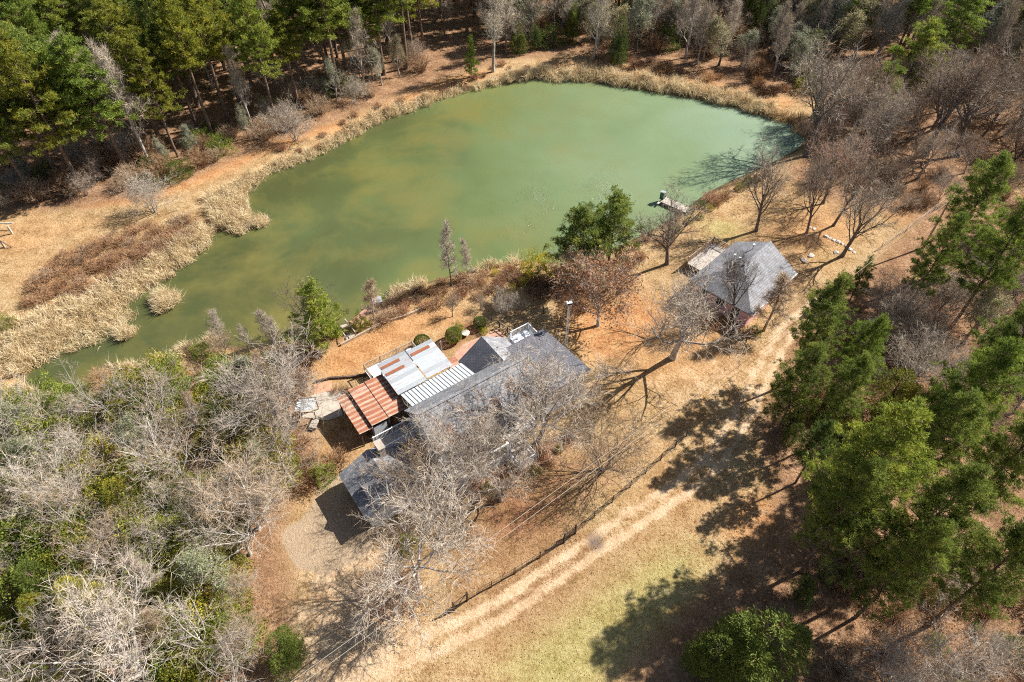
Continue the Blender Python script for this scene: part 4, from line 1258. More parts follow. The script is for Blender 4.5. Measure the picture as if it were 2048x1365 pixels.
def cedar_tree(seed, h, R, n=1500, tuft=9, ln=0.26, tw=0.06, base=0.02, peak=0.28):
    rng = np.random.default_rng(seed)
    T, N = Arr(), Arr()
    tube(T, np.array([[0, 0, -0.2], [0, 0, h * .5], [0, 0, h * .96]]), np.array([0.02 * h + .03, .012 * h + .02, .01]), 7)
    t = rng.uniform(0, 1, n) ** 0.85
    az = rng.uniform(0, 6.283, n)
    ck = rng.uniform(0.72, 1.25, (14, 12)); lob = ck[np.minimum((t * 14 + rng.normal(0, .3, n)).clip(0, 13.99).astype(int), 13), ((az / 6.2832 * 12 + t * 3.3 + rng.normal(0, .25, n)) % 12).astype(int) % 12]
    prof = np.where(t < peak, (0.55 + 0.45 * t / peak), ((1.04 - t) / (1.04 - peak)) ** 0.62)
    r = R * prof * lob * rng.uniform(0.55, 1.03, n) ** 0.6 * rng.normal(1, .10, n)
    ns = 6; sa = rng.uniform(0, 6.283, ns); sr = np.append(0, rng.uniform(.35, .62, ns - 1)) * R; sh = np.append(1.0, rng.uniform(.55, .88, ns - 1)); sk = rng.integers(0, ns, n)
    r = r * np.where(sk == 0, .8, .52)                                # several leaders, each with its own spire
    p = np.stack([r * np.cos(az) + sr[sk] * np.cos(sa[sk]), r * np.sin(az) + sr[sk] * np.sin(sa[sk]), h * sh[sk] * (base + (1 - base) * t) + 0.05 * r], 1)
    out = np.stack([np.cos(az), np.sin(az), np.zeros(n)], 1)
    a = nrm(out * 0.8 + np.array([0, 0, 0.75]) + rng.normal(0, .25, (n, 3)))
    p = np.repeat(p, tuft, 0); a = np.repeat(a, tuft, 0)
    d = nrm(a + rng.normal(0, 0.45, p.shape))
    diamonds(N, p + rng.normal(0, 0.10, p.shape), d, rng.uniform(.6, 1.15, len(p)) * ln, tw, rng)
    B = Arr()
    for i in range(26):
        tt = rng.uniform(0.05, .85); az1 = rng.uniform(0, 6.283); rr = R * 0.7 * (1 - tt * 0.8)
        z = h * (base + (1 - base) * tt)
        tube(B, np.array([[0, 0, z * .9], [rr * .6 * math.cos(az1), rr * .6 * math.sin(az1), z], [rr * math.cos(az1), rr * math.sin(az1), z + .2]]), np.array([.04, .025, .01]), 3)
    return dict(trunk=T, branches=B, needles=N, h=h)


def leafy_shrub(seed, R, h, n=2600, lf=0.16, stems=14, dense=False):
    rng = np.random.default_rng(seed)
    S, F = Arr(), Arr()
    g = rng.normal(size=(n, 3)); g = nrm(g); g[:, 2] = np.abs(g[:, 2]) if not dense else g[:, 2]
    az = np.arctan2(g[:, 1], g[:, 0])
    lob = 1 + (0.0 if dense else 1.0) * (0.22 * np.sin(az * 3 + seed) + 0.18 * np.sin(az * 5 + g[:, 2] * 6 + seed * 3) + 0.12 * np.sin(g[:, 2] * 14 + az))
    rr = rng.uniform(0.5, 1.0, n) ** (0.35 if not dense else 0.15) * lob
    p = g * rr[:, None] * np.array([R, R, h / (2 if dense else 1)]) + np.array([0, 0, h / 2 if dense else 0])
    diamonds(F, p, nrm(g * 0.7 + rng.normal(0, 0.7, (n, 3)) + np.array([0, 0, .2])), rng.uniform(.6, 1.2, n) * lf, rng.uniform(.4, .7, n) * lf, rng)
    for i in range(stems):
        a = rng.uniform(0, 6.283); e = rng.uniform(.3, .95)
        tip = np.array([R * e * math.cos(a) * .8, R * e * math.sin(a) * .8, h * math.sqrt(max(0.1, 1 - e * e)) * .85])
        tube(S, np.array([[0, 0, -.1], tip * np.array([.35, .35, .55]), tip]), np.array([.045, .03, .01]), 3)
    return dict(stems=S, leaves=F, h=h)


def dry_brush(seed, R, h, n=110, tw=7, leaf=0):
    rng = np.random.default_rng(seed)
    S = Arr(); p0 = []; d0 = []; l0 = []
    for i in range(n):
        a = rng.uniform(0, 6.283); e = rng.uniform(0.05, 1.0) ** .7
        b = np.array([R * .35 * e * math.cos(a), R * .35 * e * math.sin(a), -.1])
        tip = np.array([R * e * math.cos(a), R * e * math.sin(a), h * rng.uniform(.55, 1.0) * (1 - .45 * e * e)])
        mid = (b + tip) / 2 + np.array([0, 0, .16 * h]) + rng.normal(0, .08 * R, 3)
        tube(S, np.array([b, mid, tip]), np.array([.024, .016, .006]), 3)
        t = rng.uniform(.25, 1, tw)[:, None]
        p0.append(mid * (1 - t) + tip * t if True else 0); d0.append(nrm(tip - b)[None] + rng.normal(0, .7, (tw, 3))); l0.append(rng.uniform(.2, .6, tw) * (0.4 + .25 * h))
    spikes(S, np.concatenate(p0), np.concatenate(d0), np.concatenate(l0), 0.020, rng)
    F = None
    if leaf:
        F = Arr(); k = rng.integers(0, n, leaf); pp = np.concatenate(p0).reshape(n, tw, 3)[k, rng.integers(0, tw, leaf)]
        diamonds(F, pp + rng.normal(0, .25, (leaf, 3)), rng.normal(size=(leaf, 3)), rng.uniform(.09, .18, leaf), .08, rng)
    return dict(stems=S, leaves=F, h=h)


def to_proto(d, smooth=('trunk', 'branches')):
    return {k: (v.mesh(k, k in smooth) if isinstance(v, Arr) else v) for k, v in d.items()}


V = {}
V['oak'] = [to_proto(bare_tree(21 + i, 12, 0.40, 0.98, 10, (42, 72), (8, 8, 8), 0.10)) for i in range(4)]
V['up'] = [to_proto(bare_tree(41 + i, 13, 0.42, 0.62, 15, (26, 52), (7, 6, 7), 0.14, leader=True)) for i in range(4)]
V['vase'] = [to_proto(bare_tree(61 + i, 8, 0.26, 0.90, 5, (16, 50), (6, 6, 6), 0.08, multi=5, tw=0.017)) for i in range(3)]
V['slim'] = [to_proto(bare_tree(71 + i, 9, 0.47, 0.34, 20, (38, 68), (6, 5, 6), 0.08, leader=True, r0=0.10)) for i in range(2)]
V['thin'] = [to_proto(bare_tree(111 + i, 9, 0.34, 0.95, 8, (34, 72), (6, 5, 6), 0.09, r0=0.17, tw=0.015)) for i in range(4)]
V['open'] = [to_proto(bare_tree(81 + i, 11, 0.42, 0.92, 9, (30, 68), (7, 7, 7), 0.12, r0=0.24, lean=0.10)) for i in range(3)]
V['leafoak'] = [to_proto(bare_tree(91 + i, 9, 0.36, 0.85, 9, (38, 70), (7, 7, 7), 0.08, leaves=5200)) for i in range(2)]
V['vine'] = [to_proto(bare_tree(101 + i, 11, 0.40, 0.66, 12, (28, 66), (6, 6, 6), 0.10, leader=True, leaves=5200)) for i in range(3)]
V['pine'] = [to_proto(pine_tree(121 + i, 20, (0.44, 0.36, 0.50, 0.40, 0.53)[i], (3.4, 3.7, 3.2, 3.8, 3.1)[i], 66, 12, 1.5, 0.46, tw=0.075)) for i in range(5)]
V['bigpine'] = [to_proto(pine_tree(141 + i, 22, (0.36, 0.30, 0.42)[i], (4.8, 5.1, 4.4)[i], 82, 12, 1.8, 0.46, tw=0.062, pads=1.7)) for i in range(3)]
V['youngpine'] = [to_proto(pine_tree(151 + i, 10, 0.12, 2.6, 60, 14, 1.8, 0.34, conical=True, tw=0.055)) for i in range(2)]
V['roundpine'] = [to_proto(pine_tree(161 + i, 11, 0.27, 3.1, 64, 14, 1.8, 0.34, tw=0.055)) for i in range(2)]
V['cedar'] = [to_proto(cedar_tree(171 + i, 8, 2.5 + .3 * i, 1900)) for i in range(3)]
V['green'] = [to_proto(leafy_shrub(181 + i, 1.5, 1.9, 5200, 0.11)) for i in range(4)]
V['ball'] = [to_proto(leafy_shrub(191, 0.95, 1.9, 6000, 0.10, 10, True))]
V['brush'] = [to_proto(dry_brush(201 + i, 1.4, 1.3, 110, 7, 260)) for i in range(4)]
V['thicket'] = [to_proto(dry_brush(211 + i, 2.2, 3.2, 150, 9, 0)) for i in range(3)]

PARTMAT = {'oak': ('bark_grey', 'twig', None), 'leafoak': ('bark_grey', 'twig', 'leaf_brown'), 'vine': ('bark_grey', 'twig', 'leaf_grey'),
           'pine': ('bark_pine', None, 'needles'), 'cedar': ('bark_pine', None, 'cedar'), 'green': ('twig', None, 'leaf_green'), 'brush': ('brush', None, 'leaf_brown')}
FAM = {'thin': 'oak', 'up': 'oak', 'vase': 'oak', 'slim': 'oak', 'open': 'oak', 'oak': 'oak', 'leafoak': 'leafoak', 'vine': 'vine', 'pine': 'pine', 'bigpine': 'pine', 'youngpine': 'pine',
       'roundpine': 'pine', 'cedar': 'cedar', 'green': 'green', 'ball': 'green', 'brush': 'brush', 'thicket': 'brush'}
OBN = {'thin': 'bare_tree', 'oak': 'bare_tree', 'up': 'bare_tree', 'vase': 'bare_tree', 'slim': 'bare_tree', 'open': 'bare_tree', 'leafoak': 'oak_tree', 'vine': 'vine_covered_tree', 'pine': 'pine_tree',
       'bigpine': 'pine_tree', 'youngpine': 'pine_tree', 'roundpine': 'pine_tree', 'cedar': 'cedar_tree', 'green': 'evergreen_shrub', 'ball': 'round_shrub', 'brush': 'dry_bush', 'thicket': 'dry_bush'}
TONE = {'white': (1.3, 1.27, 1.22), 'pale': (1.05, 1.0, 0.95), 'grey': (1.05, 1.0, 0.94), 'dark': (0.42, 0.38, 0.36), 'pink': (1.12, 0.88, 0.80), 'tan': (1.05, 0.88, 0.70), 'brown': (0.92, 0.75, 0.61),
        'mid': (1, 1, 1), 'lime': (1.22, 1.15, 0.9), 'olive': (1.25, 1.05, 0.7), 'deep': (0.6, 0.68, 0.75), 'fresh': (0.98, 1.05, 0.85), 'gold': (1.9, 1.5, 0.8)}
SPOTS = []


def plant(kind, x, y, h, label, cat, group=None, wide=1.0, tone='mid', trunk_tone=None, var=None, rnd=R0):
    vs = V[kind]
    p = vs[var % len(vs)] if var is not None else rnd.choice(vs)
    s = h / p['h']
    o = empty(OBN[kind], (x, y, gz(x, y)), rnd.uniform(0, 6.283), label, cat, group)
    o.scale = (s * wide, s * wide, s)
    fm = PARTMAT[FAM[kind]]
    k = rnd.uniform(0.88, 1.12)
    tc = tuple(c * k for c in TONE[tone]); bc = TONE[trunk_tone] if trunk_tone else ((1, 1, 1) if FAM[kind] in ('pine', 'cedar', 'green') else tc)
    for part in ('trunk', 'branches', 'twigs', 'needles', 'stems', 'leaves'):
        me = p.get(part)
        if me is None or not isinstance(me, bpy.types.Mesh): continue
        mt = {'trunk': fm[0], 'branches': fm[0], 'stems': fm[0], 'twigs': fm[1], 'needles': fm[2], 'leaves': fm[2]}[part]
        c = obj({'needles': 'crown'}.get(part, part), me, M[mt], o)
        col = bc if part in ('trunk', 'branches', 'stems') else tc
        if part == 'twigs' and FAM[kind] in ('leafoak', 'vine'): col = (1, 1, 1)
        if part == 'stems' and FAM[kind] == 'brush': col = tc
        if part == 'leaves' and FAM[kind] == 'brush': col = (0.95, 0.9, 0.85)
        c.color = (*col, 1)
    SPOTS.append((x, y))
    return o


def by_base(px, py, z=0.0): return P(px, py, z)[:2]


def by_crown(px, py, h, frac=0.72): return P(px, py, h * frac)[:2]


# ------------------------------------------------------------------ trees that stand out one by one
HERO = [
    # kind, mode, px, py, height, wide, tone, trunk tone, variant, label
    ('oak', 'c', 1078, 765, 12.5, 1.12, 'pale', 'grey', 0, 'huge bare oak spreading its twigs over the right half of the white house'),
    ('oak', 'c', 935, 862, 11.5, 1.05, 'pale', 'grey', 1, 'big bare oak in front of the white house, over its porch'),
    ('oak', 'c', 1000, 920, 9.0, 0.95, 'grey', 'pale', 2, 'lichen pale bare tree leaning over the right end of the white porch railing'),
    ('vase', 'c', 815, 925, 7.5, 1.0, 'tan', 'grey', 0, 'bare brown twiggy tree between the garage roof and the white house'),
    ('oak', 'c', 812, 1075, 12.0, 1.12, 'pale', 'white', 3, 'wide bare tree standing at the driveway, in front of the garage'),
    ('leafoak', 'b', 812, 1222, 5.5, 0.85, 'tan', 'brown', 1, 'small tree with dry tan leaves beside the gravel drive, below the garage'),
    ('vase', 'b', 1206, 940, 7.6, 0.98, 'tan', 'dark', 1, 'lone bare vase shaped tree on the lawn under the power lines'),
    ('open', 'b', 1345, 716, 12.5, 1.1, 'pale', 'pale', 0, 'tall bare tree with long grey limbs before the pink house, by the dirt road'),
    ('thin', 'c', 1335, 600, 7.5, 0.95, 'pale', 'grey', 2, 'pale bare tree crowding the left wall of the pink house'),
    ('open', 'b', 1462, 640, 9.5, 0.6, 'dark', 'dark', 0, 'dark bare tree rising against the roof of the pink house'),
    ('slim', 'b', 1527, 662, 8.0, 1.5, 'tan', 'brown', 0, 'slender bare tree at the right corner of the pink house'),
    ('leafoak', 'b', 1196, 652, 9.5, 1.15, 'mid', 'grey', 0, 'oak still holding rusty brown leaves, behind the lattice light tower'),
    ('open', 'b', 1334, 528, 11.5, 0.85, 'pale', 'dark', 1, 'bare tree growing in front of the wooden fishing dock'),
    ('open', 'b', 1513, 462, 10.5, 0.75, 'grey', 'dark', 2, 'bare dark trunked tree on the lawn between far dock and pink house'),
    ('open', 'b', 1613, 467, 9.0, 0.6, 'grey', 'dark', 0, 'thin leaning bare tree, leftmost of three behind the pink house'),
    ('open', 'b', 1666, 452, 9.5, 0.65, 'grey', 'dark', 1, 'bare tree in the middle of three behind the pink house'),
    ('open', 'b', 1684, 512, 10.0, 0.85, 'grey', 'dark', 2, 'bare forked tree with flared base by the row of stones'),
    ('vase', 'b', 1612, 505, 4.0, 0.6, 'brown', 'dark', 1, 'small multi stemmed bare sapling behind the pink house gable'),
    ('open', 'b', 1612, 315, 14.0, 0.9, 'pale', 'dark', 1, 'big bare tree at the right tip of the pond'),
    ('oak', 'c', 1690, 300, 11.0, 0.85, 'pink', 'dark', 2, 'bare tree with a pinkish domed crown right of the pond tip'),
    ('open', 'b', 1850, 310, 13.0, 0.95, 'brown', 'dark', 0, 'bare tree with rust tinted crown above the dark tree shade on the right'),
    ('open', 'b', 1915, 312, 13.5, 0.9, 'grey', 'dark', 1, 'bare tree leaning right, above the dark tree shade'),
    ('vase', 'b', 1012, 632, 4.6, 0.75, 'white', 'pale', 1, 'small white barked bare tree with its dark shade, behind the brick patio'),
    ('vase', 'b', 962, 618, 2.8, 0.8, 'tan', 'grey', 2, 'tiny bare tree on the slope between the pond reeds and round shrubs'),
    ('open', 'b', 905, 634, 3.4, 0.9, 'tan', 'dark', 0, 'small bare fruit tree on the clay slope above the round shrubs'),
    ('slim', 'b', 903, 572, 9.0, 0.75, 'white', 'dark', 0, 'tall slender white twigged tree on the near pond bank'),
    ('slim', 'b', 938, 560, 5.8, 0.8, 'white', 'grey', 1, 'shorter slender white tree beside the tall one on the near bank'),
    ('slim', 'b', 747, 640, 6.2, 1.05, 'tan', 'grey', 1, 'bare tan tree standing next to the little blue roofed pump box'),
    ('vase', 'b', 310, 424, 5.6, 1.05, 'white', 'pale', 0, 'small white bare tree beside the orange path on the far bank'),
    ('vase', 'b', 592, 282, 7.0, 0.95, 'white', 'pale', 2, 'white many stemmed bare tree bent over the path at the pine wood edge'),
    ('up', 'b', 986, 145, 15.5, 0.9, 'white', 'pale', 0, 'tall white bare tree at the left end of the dam'),
    ('up', 'b', 1188, 118, 15.0, 0.6, 'white', 'white', 1, 'tall white trunked bare tree behind the dam'),
    ('up', 'b', 300, 330, 17.0, 0.75, 'white', 'white', 2, 'tall white bare tree among the green pines left of the pond'),
    ('vase', 'c', 530, 745, 10.0, 1.25, 'pale', 'pale', 0, 'huge fan shaped grey bare tree left of the rusty roofed shed'),
    ('open', 'b', 612, 668, 7.5, 0.8, 'dark', 'dark', 1, 'dark trunked bare tree on the pond edge left of the small pine'),
    ('open', 'b', 318, 1372, 10.5, 1.25, 'pale', 'white', 0, 'great white limbed bare tree at the bottom edge over the red roof'),
    ('oak', 'c', 470, 975, 9.5, 1.15, 'tan', 'white', 0, 'wide pale bare tree in the thicket left of the garage'),
    ('vase', 'c', 90, 935, 7.0, 1.15, 'white', 'white', 1, 'round frosty grey bare tree at the left edge of the thicket'),
    ('thin', 'c', 300, 872, 8.0, 1.05, 'pale', 'white', 1, 'pale crooked bare tree in the upper part of the thicket below the reeds'),
    ('vine', 'c', 400, 1100, 8.0, 1.05, 'fresh', 'pale', 2, 'bare tree with green vines in the middle of the lower left thicket'),
    ('up', 'b', 8, 1270, 9.5, 0.8, 'white', 'white', 3, 'white trunked bare tree at the left frame edge'),
    ('youngpine', 'b', 945, 160, 8.2, 0.85, 'fresh', None, 0, 'young conical pine standing alone on the red bank before the wood'),
    ('roundpine', 'b', 1152, 566, 11.5, 1.2, 'mid', None, 0, 'left pine of the pair on the near bank at the pond'),
    ('roundpine', 'b', 1216, 540, 12.0, 1.15, 'mid', None, 1, 'right pine of the pair on the near bank at the pond'),
    ('youngpine', 'b', 655, 696, 10.5, 1.3, 'lime', None, 0, 'small bright pine by the wooden steps at the pond'),
    ('youngpine', 'b', 1700, 600, 7.0, 0.9, 'mid', None, 1, 'small pine tip between the pink house and the grey thicket'),
    ('bigpine', 'c', 1655, 620, 15.0, 0.9, 'mid', None, 0, 'dark green pine at the road bend just right of the pink house'),
    ('bigpine', 'c', 1610, 745, 13.0, 0.95, 'mid', None, 1, 'lower dark pine at the road bend, in front of the grey thicket'),
    ('bigpine', 'c', 1770, 915, 20.0, 0.92, 'lime', None, 1, 'largest bright pine right of the field, topmost of its cluster'),
    ('bigpine', 'c', 1890, 1015, 19.0, 0.85, 'mid', None, 2, 'bright pine with visible trunk, right side of the large cluster'),
    ('bigpine', 'c', 1705, 1000, 17.0, 0.85, 'mid', None, 0, 'pine on the left side of the large cluster, shading the field'),
    ('bigpine', 'c', 2020, 1110, 18.0, 0.8, 'mid', None, 0, 'pine at the right frame edge whose bare trunk leans down to the brush'),
    ('bigpine', 'c', 1960, 390, 17.0, 1.0, 'mid', None, 2, 'tall pine at the right edge beside the clay bank'),
    ('bigpine', 'c', 2020, 480, 18.0, 0.95, 'fresh', None, 0, 'pine at the right edge, next below the tall one by the clay bank'),
    ('bigpine', 'c', 1890, 490, 14.0, 0.85, 'mid', None, 1, 'shorter pine just left of the right edge pines, by the wire fence'),
    ('bigpine', 'c', 1960, 770, 18.0, 0.9, 'fresh', None, 1, 'pine at the right edge above the large bright cluster'),
    ('bigpine', 'c', 2050, 680, 18.0, 0.95, 'mid', None, 2, 'pine half cut by the right edge, level with the road bend'),
    ('bigpine', 'c', 2060, 880, 18.0, 0.9, 'mid', None, 0, 'dark pine cut by the right edge beside the large cluster'),
    ('bigpine', 'c', 1700, 770, 13.0, 0.85, 'mid', None, 2, 'pine behind the lower dark pine at the road bend'),
    ('bigpine', 'c', 1735, 690, 13.0, 0.8, 'fresh', None, 0, 'pine standing in the grey thicket right of the road bend pines'),
    ('bigpine', 'c', 1890, 860, 16.0, 0.85, 'mid', None, 1, 'pine above the largest bright pine, toward the right edge'),
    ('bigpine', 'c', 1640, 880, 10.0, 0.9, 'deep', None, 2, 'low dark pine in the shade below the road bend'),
    ('bigpine', 'c', 1830, 1110, 16.0, 0.75, 'mid', None, 1, 'shorter pine below the middle of the large cluster'),
    ('cedar', 'c', 1545, 1270, 9.0, 1.35, 'fresh', None, 0, 'broad green cedar at the bottom, right of the shaded field'),
    ('cedar', 'c', 1440, 1300, 7.0, 0.9, 'fresh', None, 1, 'smaller cedar left of the broad one at the bottom'),
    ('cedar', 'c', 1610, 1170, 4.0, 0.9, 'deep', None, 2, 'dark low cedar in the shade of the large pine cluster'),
    ('cedar', 'c', 1790, 780, 9.0, 1.0, 'olive', None, 2, 'olive cedar in the grey thicket right of the road bend'),
    ('cedar', 'c', 150, 1190, 7.5, 1.25, 'gold', None, 0, 'golden green cedar mass in the lower left thicket'),
    ('cedar', 'c', 230, 985, 6.0, 1.05, 'gold', None, 1, 'yellow green cedar right of the frosty grey tree'),
    ('cedar', 'c', 555, 1290, 4.5, 1.2, 'fresh', None, 2, 'dark green rounded cedar on the left side of the sandy drive'),
    ('cedar', 'c', 60, 1150, 5.5, 1.0, 'fresh', None, 2, 'bright green cedar at the left edge above the golden one'),
    ('cedar', 'b', 1235, 130, 9.0, 0.7, 'deep', None, 1, 'dark blue green cedar in the wood behind the dam'),
    ('roundpine', 'c', 1850, 95, 14.0, 1.1, 'lime', None, 0, 'big bright green evergreen at the top right, tallest of its pair'),
    ('roundpine', 'c', 1775, 165, 11.0, 1.1, 'fresh', None, 1, 'lower bright green evergreen left of the tallest at the top right'),
    ('vine', 'c', 1990, 600, 10.0, 1.0, 'tan', 'grey', 0, 'tan leafy tree in the grey thicket near the right edge'),
    ('oak', 'c', 1815, 600, 9.5, 0.95, 'pale', 'dark', 1, 'grey bare tree in the thicket below the wire fence on the right'),
    ('oak', 'c', 1850, 700, 9.0, 0.95, 'pale', 'white', 2, 'white limbed bare tree in the thicket right of the dark pines'),
    ('oak', 'c', 1960, 1320, 9.0, 1.0, 'pale', 'pale', 1, 'pale grey bare tree in the bottom right corner'),
    ('vase', 'c', 1830, 1330, 7.0, 1.0, 'pale', 'white', 2, 'white stemmed bare tree at the bottom, left of the corner tree'),
    ('ball', 'b', 846, 697, 2.0, 1.0, 'deep', None, 0, 'clipped round evergreen shrub, leftmost of three behind the sheds'),
    ('ball', 'b', 908, 682, 2.0, 0.98, 'mid', None, 0, 'clipped round evergreen shrub, middle of three in the mulch bed'),
    ('ball', 'b', 960, 655, 1.6, 1.0, 'deep', None, 0, 'clipped round evergreen shrub, rightmost of three in the mulch bed'),
    ('green', 'b', 918, 664, 1.3, 0.75, 'lime', None, 0, 'yellow green shrub tucked behind the middle round shrub'),
    ('green', 'b', 967, 668, 0.9, 0.7, 'gold', None, 1, 'small yellow green shrub in front of the rightmost round shrub'),
    ('green', 'b', 1078, 545, 3.0, 0.95, 'gold', None, 2, 'large yellow green shrub at the pond edge left of the pine pair'),
    ('green', 'b', 12, 662, 2.2, 0.85, 'lime', None, 3, 'green shrub on the left edge above the cattail reeds'),
    ('green', 'b', 650, 958, 2.2, 0.7, 'fresh', None, 1, 'little green shrub left of the garage corner'),
    ('green', 'b', 665, 662, 1.6, 0.8, 'deep', None, 0, 'dark shrub beside the wooden steps'),
    ('green', 'b', 722, 655, 1.8, 0.8, 'olive', None, 3, 'olive shrub on the right of the wooden steps'),
    ('green', 'b', 1508, 668, 1.2, 0.8, 'deep', None, 2, 'dark low shrub at the near corner of the pink house'),
    ('thicket', 'b', 735, 862, 3.0, 0.7, 'tan', None, 0, 'dry twiggy bush in the shade in front of the rusty shed'),
    ('green', 'b', 820, 1098, 2.0, 0.6, 'lime', None, 1, 'green undergrowth at the foot of the wide driveway tree'),
]
PH = random.Random(5)
for kind, mode, px, py, h, wide, tone, tt, var, label in HERO:
    if FAM[kind] in ('oak', 'leafoak') and h > 5: h *= (1.42 if px > 1480 and py < 560 else 1.22) if mode == 'b' else 1.12
    if kind == 'bigpine': h *= 1.05
    x, y = by_base(px, py) if mode == 'b' else by_crown(px, py, h)
    cat = 'shrub' if kind in ('ball', 'green', 'brush', 'thicket') else 'tree'
    plant(kind, x, y, h, label, cat, {'ball': 'clipped round shrubs'}.get(kind), wide, tone, tt, var, PH)


# ------------------------------------------------------------------ woods: every tree is still an individual
def scatter(poly, n, mind, seed, avoid=2.5, margin=0.0, tries=60):
    rng = random.Random(seed)
    pl = PL(poly); lo = pl.min(0); hi = pl.max(0); out = []
    for _ in range(n * tries):
        if len(out) >= n: break
        x = rng.uniform(lo[0], hi[0]); y = rng.uniform(lo[1], hi[1])
        if not inside(np.array([x]), np.array([y]), pl)[0]: continue
        if any((x - a) ** 2 + (y - b) ** 2 < mind * mind for a, b in out): continue
        if any((x - a) ** 2 + (y - b) ** 2 < avoid * avoid for a, b in SPOTS): continue
        if pond_sd(np.array([x]), np.array([y]))[0] < 0.3: continue
        out.append((x, y))
    return out


ORD = ('first second third fourth fifth sixth seventh eighth ninth tenth eleventh twelfth thirteenth fourteenth fifteenth sixteenth seventeenth eighteenth nineteenth twentieth '
       'twenty-first twenty-second twenty-third twenty-fourth twenty-fifth twenty-sixth twenty-seventh twenty-eighth twenty-ninth thirtieth').split()


def proj(x, y, z):
    v = np.array([x, y, z]) - CP; d = v @ FW
    return 1024 + FPX * v[0] / d, 682.5 - FPX * (v @ UP) / d


def wood(poly, n, mind, seed, mixd, where, group, avoid=2.5, limbs=('grey', 'pale', 'dark')):
    """scatter trees over a patch of ground; each says which one of its kind and row it is, counted from the left"""
    rng = random.Random(seed)
    kinds = [k for k in mixd for _ in range(k[0])]
    todo = {}
    for x, y in scatter(poly, n, mind, seed, avoid):
        _, kind, h0, h1, w0, w1, tones = rng.choice(kinds)
        h = rng.uniform(h0, h1); a = proj(x, y, 0); b = proj(x, y, h)
        if max(a[0], b[0]) < -60 or max(a[1], b[1]) < -20 or min(a[0], b[0]) > 2330 or min(a[1], b[1]) > 1480: continue
        todo.setdefault(kind, []).append((a, x, y, h, rng.uniform(w0, w1), rng.choice(tones)))
    for kind, l in todo.items():
        rows = max(1, math.ceil(len(l) / 14)); l.sort(key=lambda e: -e[0][1]); per = math.ceil(len(l) / rows)
        for r in range(rows):
            row = sorted(l[r * per:(r + 1) * per], key=lambda e: e[0][0])
            for i, (a, x, y, h, w, t) in enumerate(row):
                if len(row) == 1 and rows == 1: lb = KN[kind] + ' ' + where
                elif rows == 1: lb = KN[kind] + ', ' + ORD[i] + ' from left, ' + where
                else: lb = KN[kind] + ', ' + ORD[i] + ' from left in row ' + ['one', 'two', 'three', 'four', 'five', 'six', 'seven', 'eight', 'nine', 'ten', 'eleven', 'twelve', 'thirteen'][r] + ', ' + where
                tt = rng.choice(limbs) if FAM[kind] in ('oak', 'vine', 'leafoak') else None
                plant(kind, x, y, h, lb, 'shrub' if kind in ('green', 'brush', 'thicket') else 'tree', group + ' - ' + KN[kind] + 's', w, t, tt, None, rng)


KN = {'thin': 'crooked bare tree', 'pine': 'tall green pine', 'bigpine': 'large green pine', 'youngpine': 'young conical pine', 'roundpine': 'rounded pine', 'up': 'tall bare grey tree', 'oak': 'spreading bare tree', 'vase': 'many stemmed bare tree',
      'slim': 'slender bare tree', 'open': 'open crowned bare tree', 'vine': 'grey green vine covered tree', 'cedar': 'dense evergreen cedar', 'green': 'leafy evergreen shrub', 'brush': 'low dry brown bush',
      'thicket': 'tall dry twiggy bush', 'leafoak': 'oak with dry brown leaves'}


# pine wood left of the pond: front rank along the path first, then the depth of the wood
wood([(0, 410), (150, 385), (330, 335), (480, 268), (680, 195), (850, 140), (850, 95), (600, 190), (420, 240), (200, 320), (0, 340)], 40, 3.9, 301,
     [(7, 'pine', 16, 24, 1.0, 1.4, ['mid', 'fresh', 'lime', 'olive']), (2, 'up', 12, 17, .7, .9, ['white', 'pale'])],
     'pine wood edge', 'front rank of the pine wood')
wood([(-330, 330), (0, 335), (420, 235), (640, 165), (960, 75), (960, -22), (500, -22), (-120, -22), (-160, 200)], 150, 4.1, 302,
     [(9, 'pine', 17, 25, 1.05, 1.45, ['mid', 'fresh', 'lime', 'deep', 'olive']), (3, 'up', 13, 18, .7, .95, ['white', 'pale', 'grey'])],
     'deep in pine wood', 'depth of the pine wood')
wood([(0, 425), (160, 408), (330, 370), (520, 285), (700, 215), (850, 160), (830, 110), (500, 240), (250, 320), (0, 350)], 60, 2.0, 303,
     [(4, 'thicket', 2.2, 4.2, .9, 1.4, ['grey', 'brown', 'tan']), (3, 'vase', 4, 6.5, .8, 1.1, ['grey', 'brown', 'pale']), (2, 'green', 1.6, 3.2, .9, 1.3, ['fresh', 'deep', 'olive']), (2, 'vine', 5, 8, .7, .9, ['mid', 'brown'])],
     'under the pine wood edge', 'understorey at the pine wood edge', 1.2)
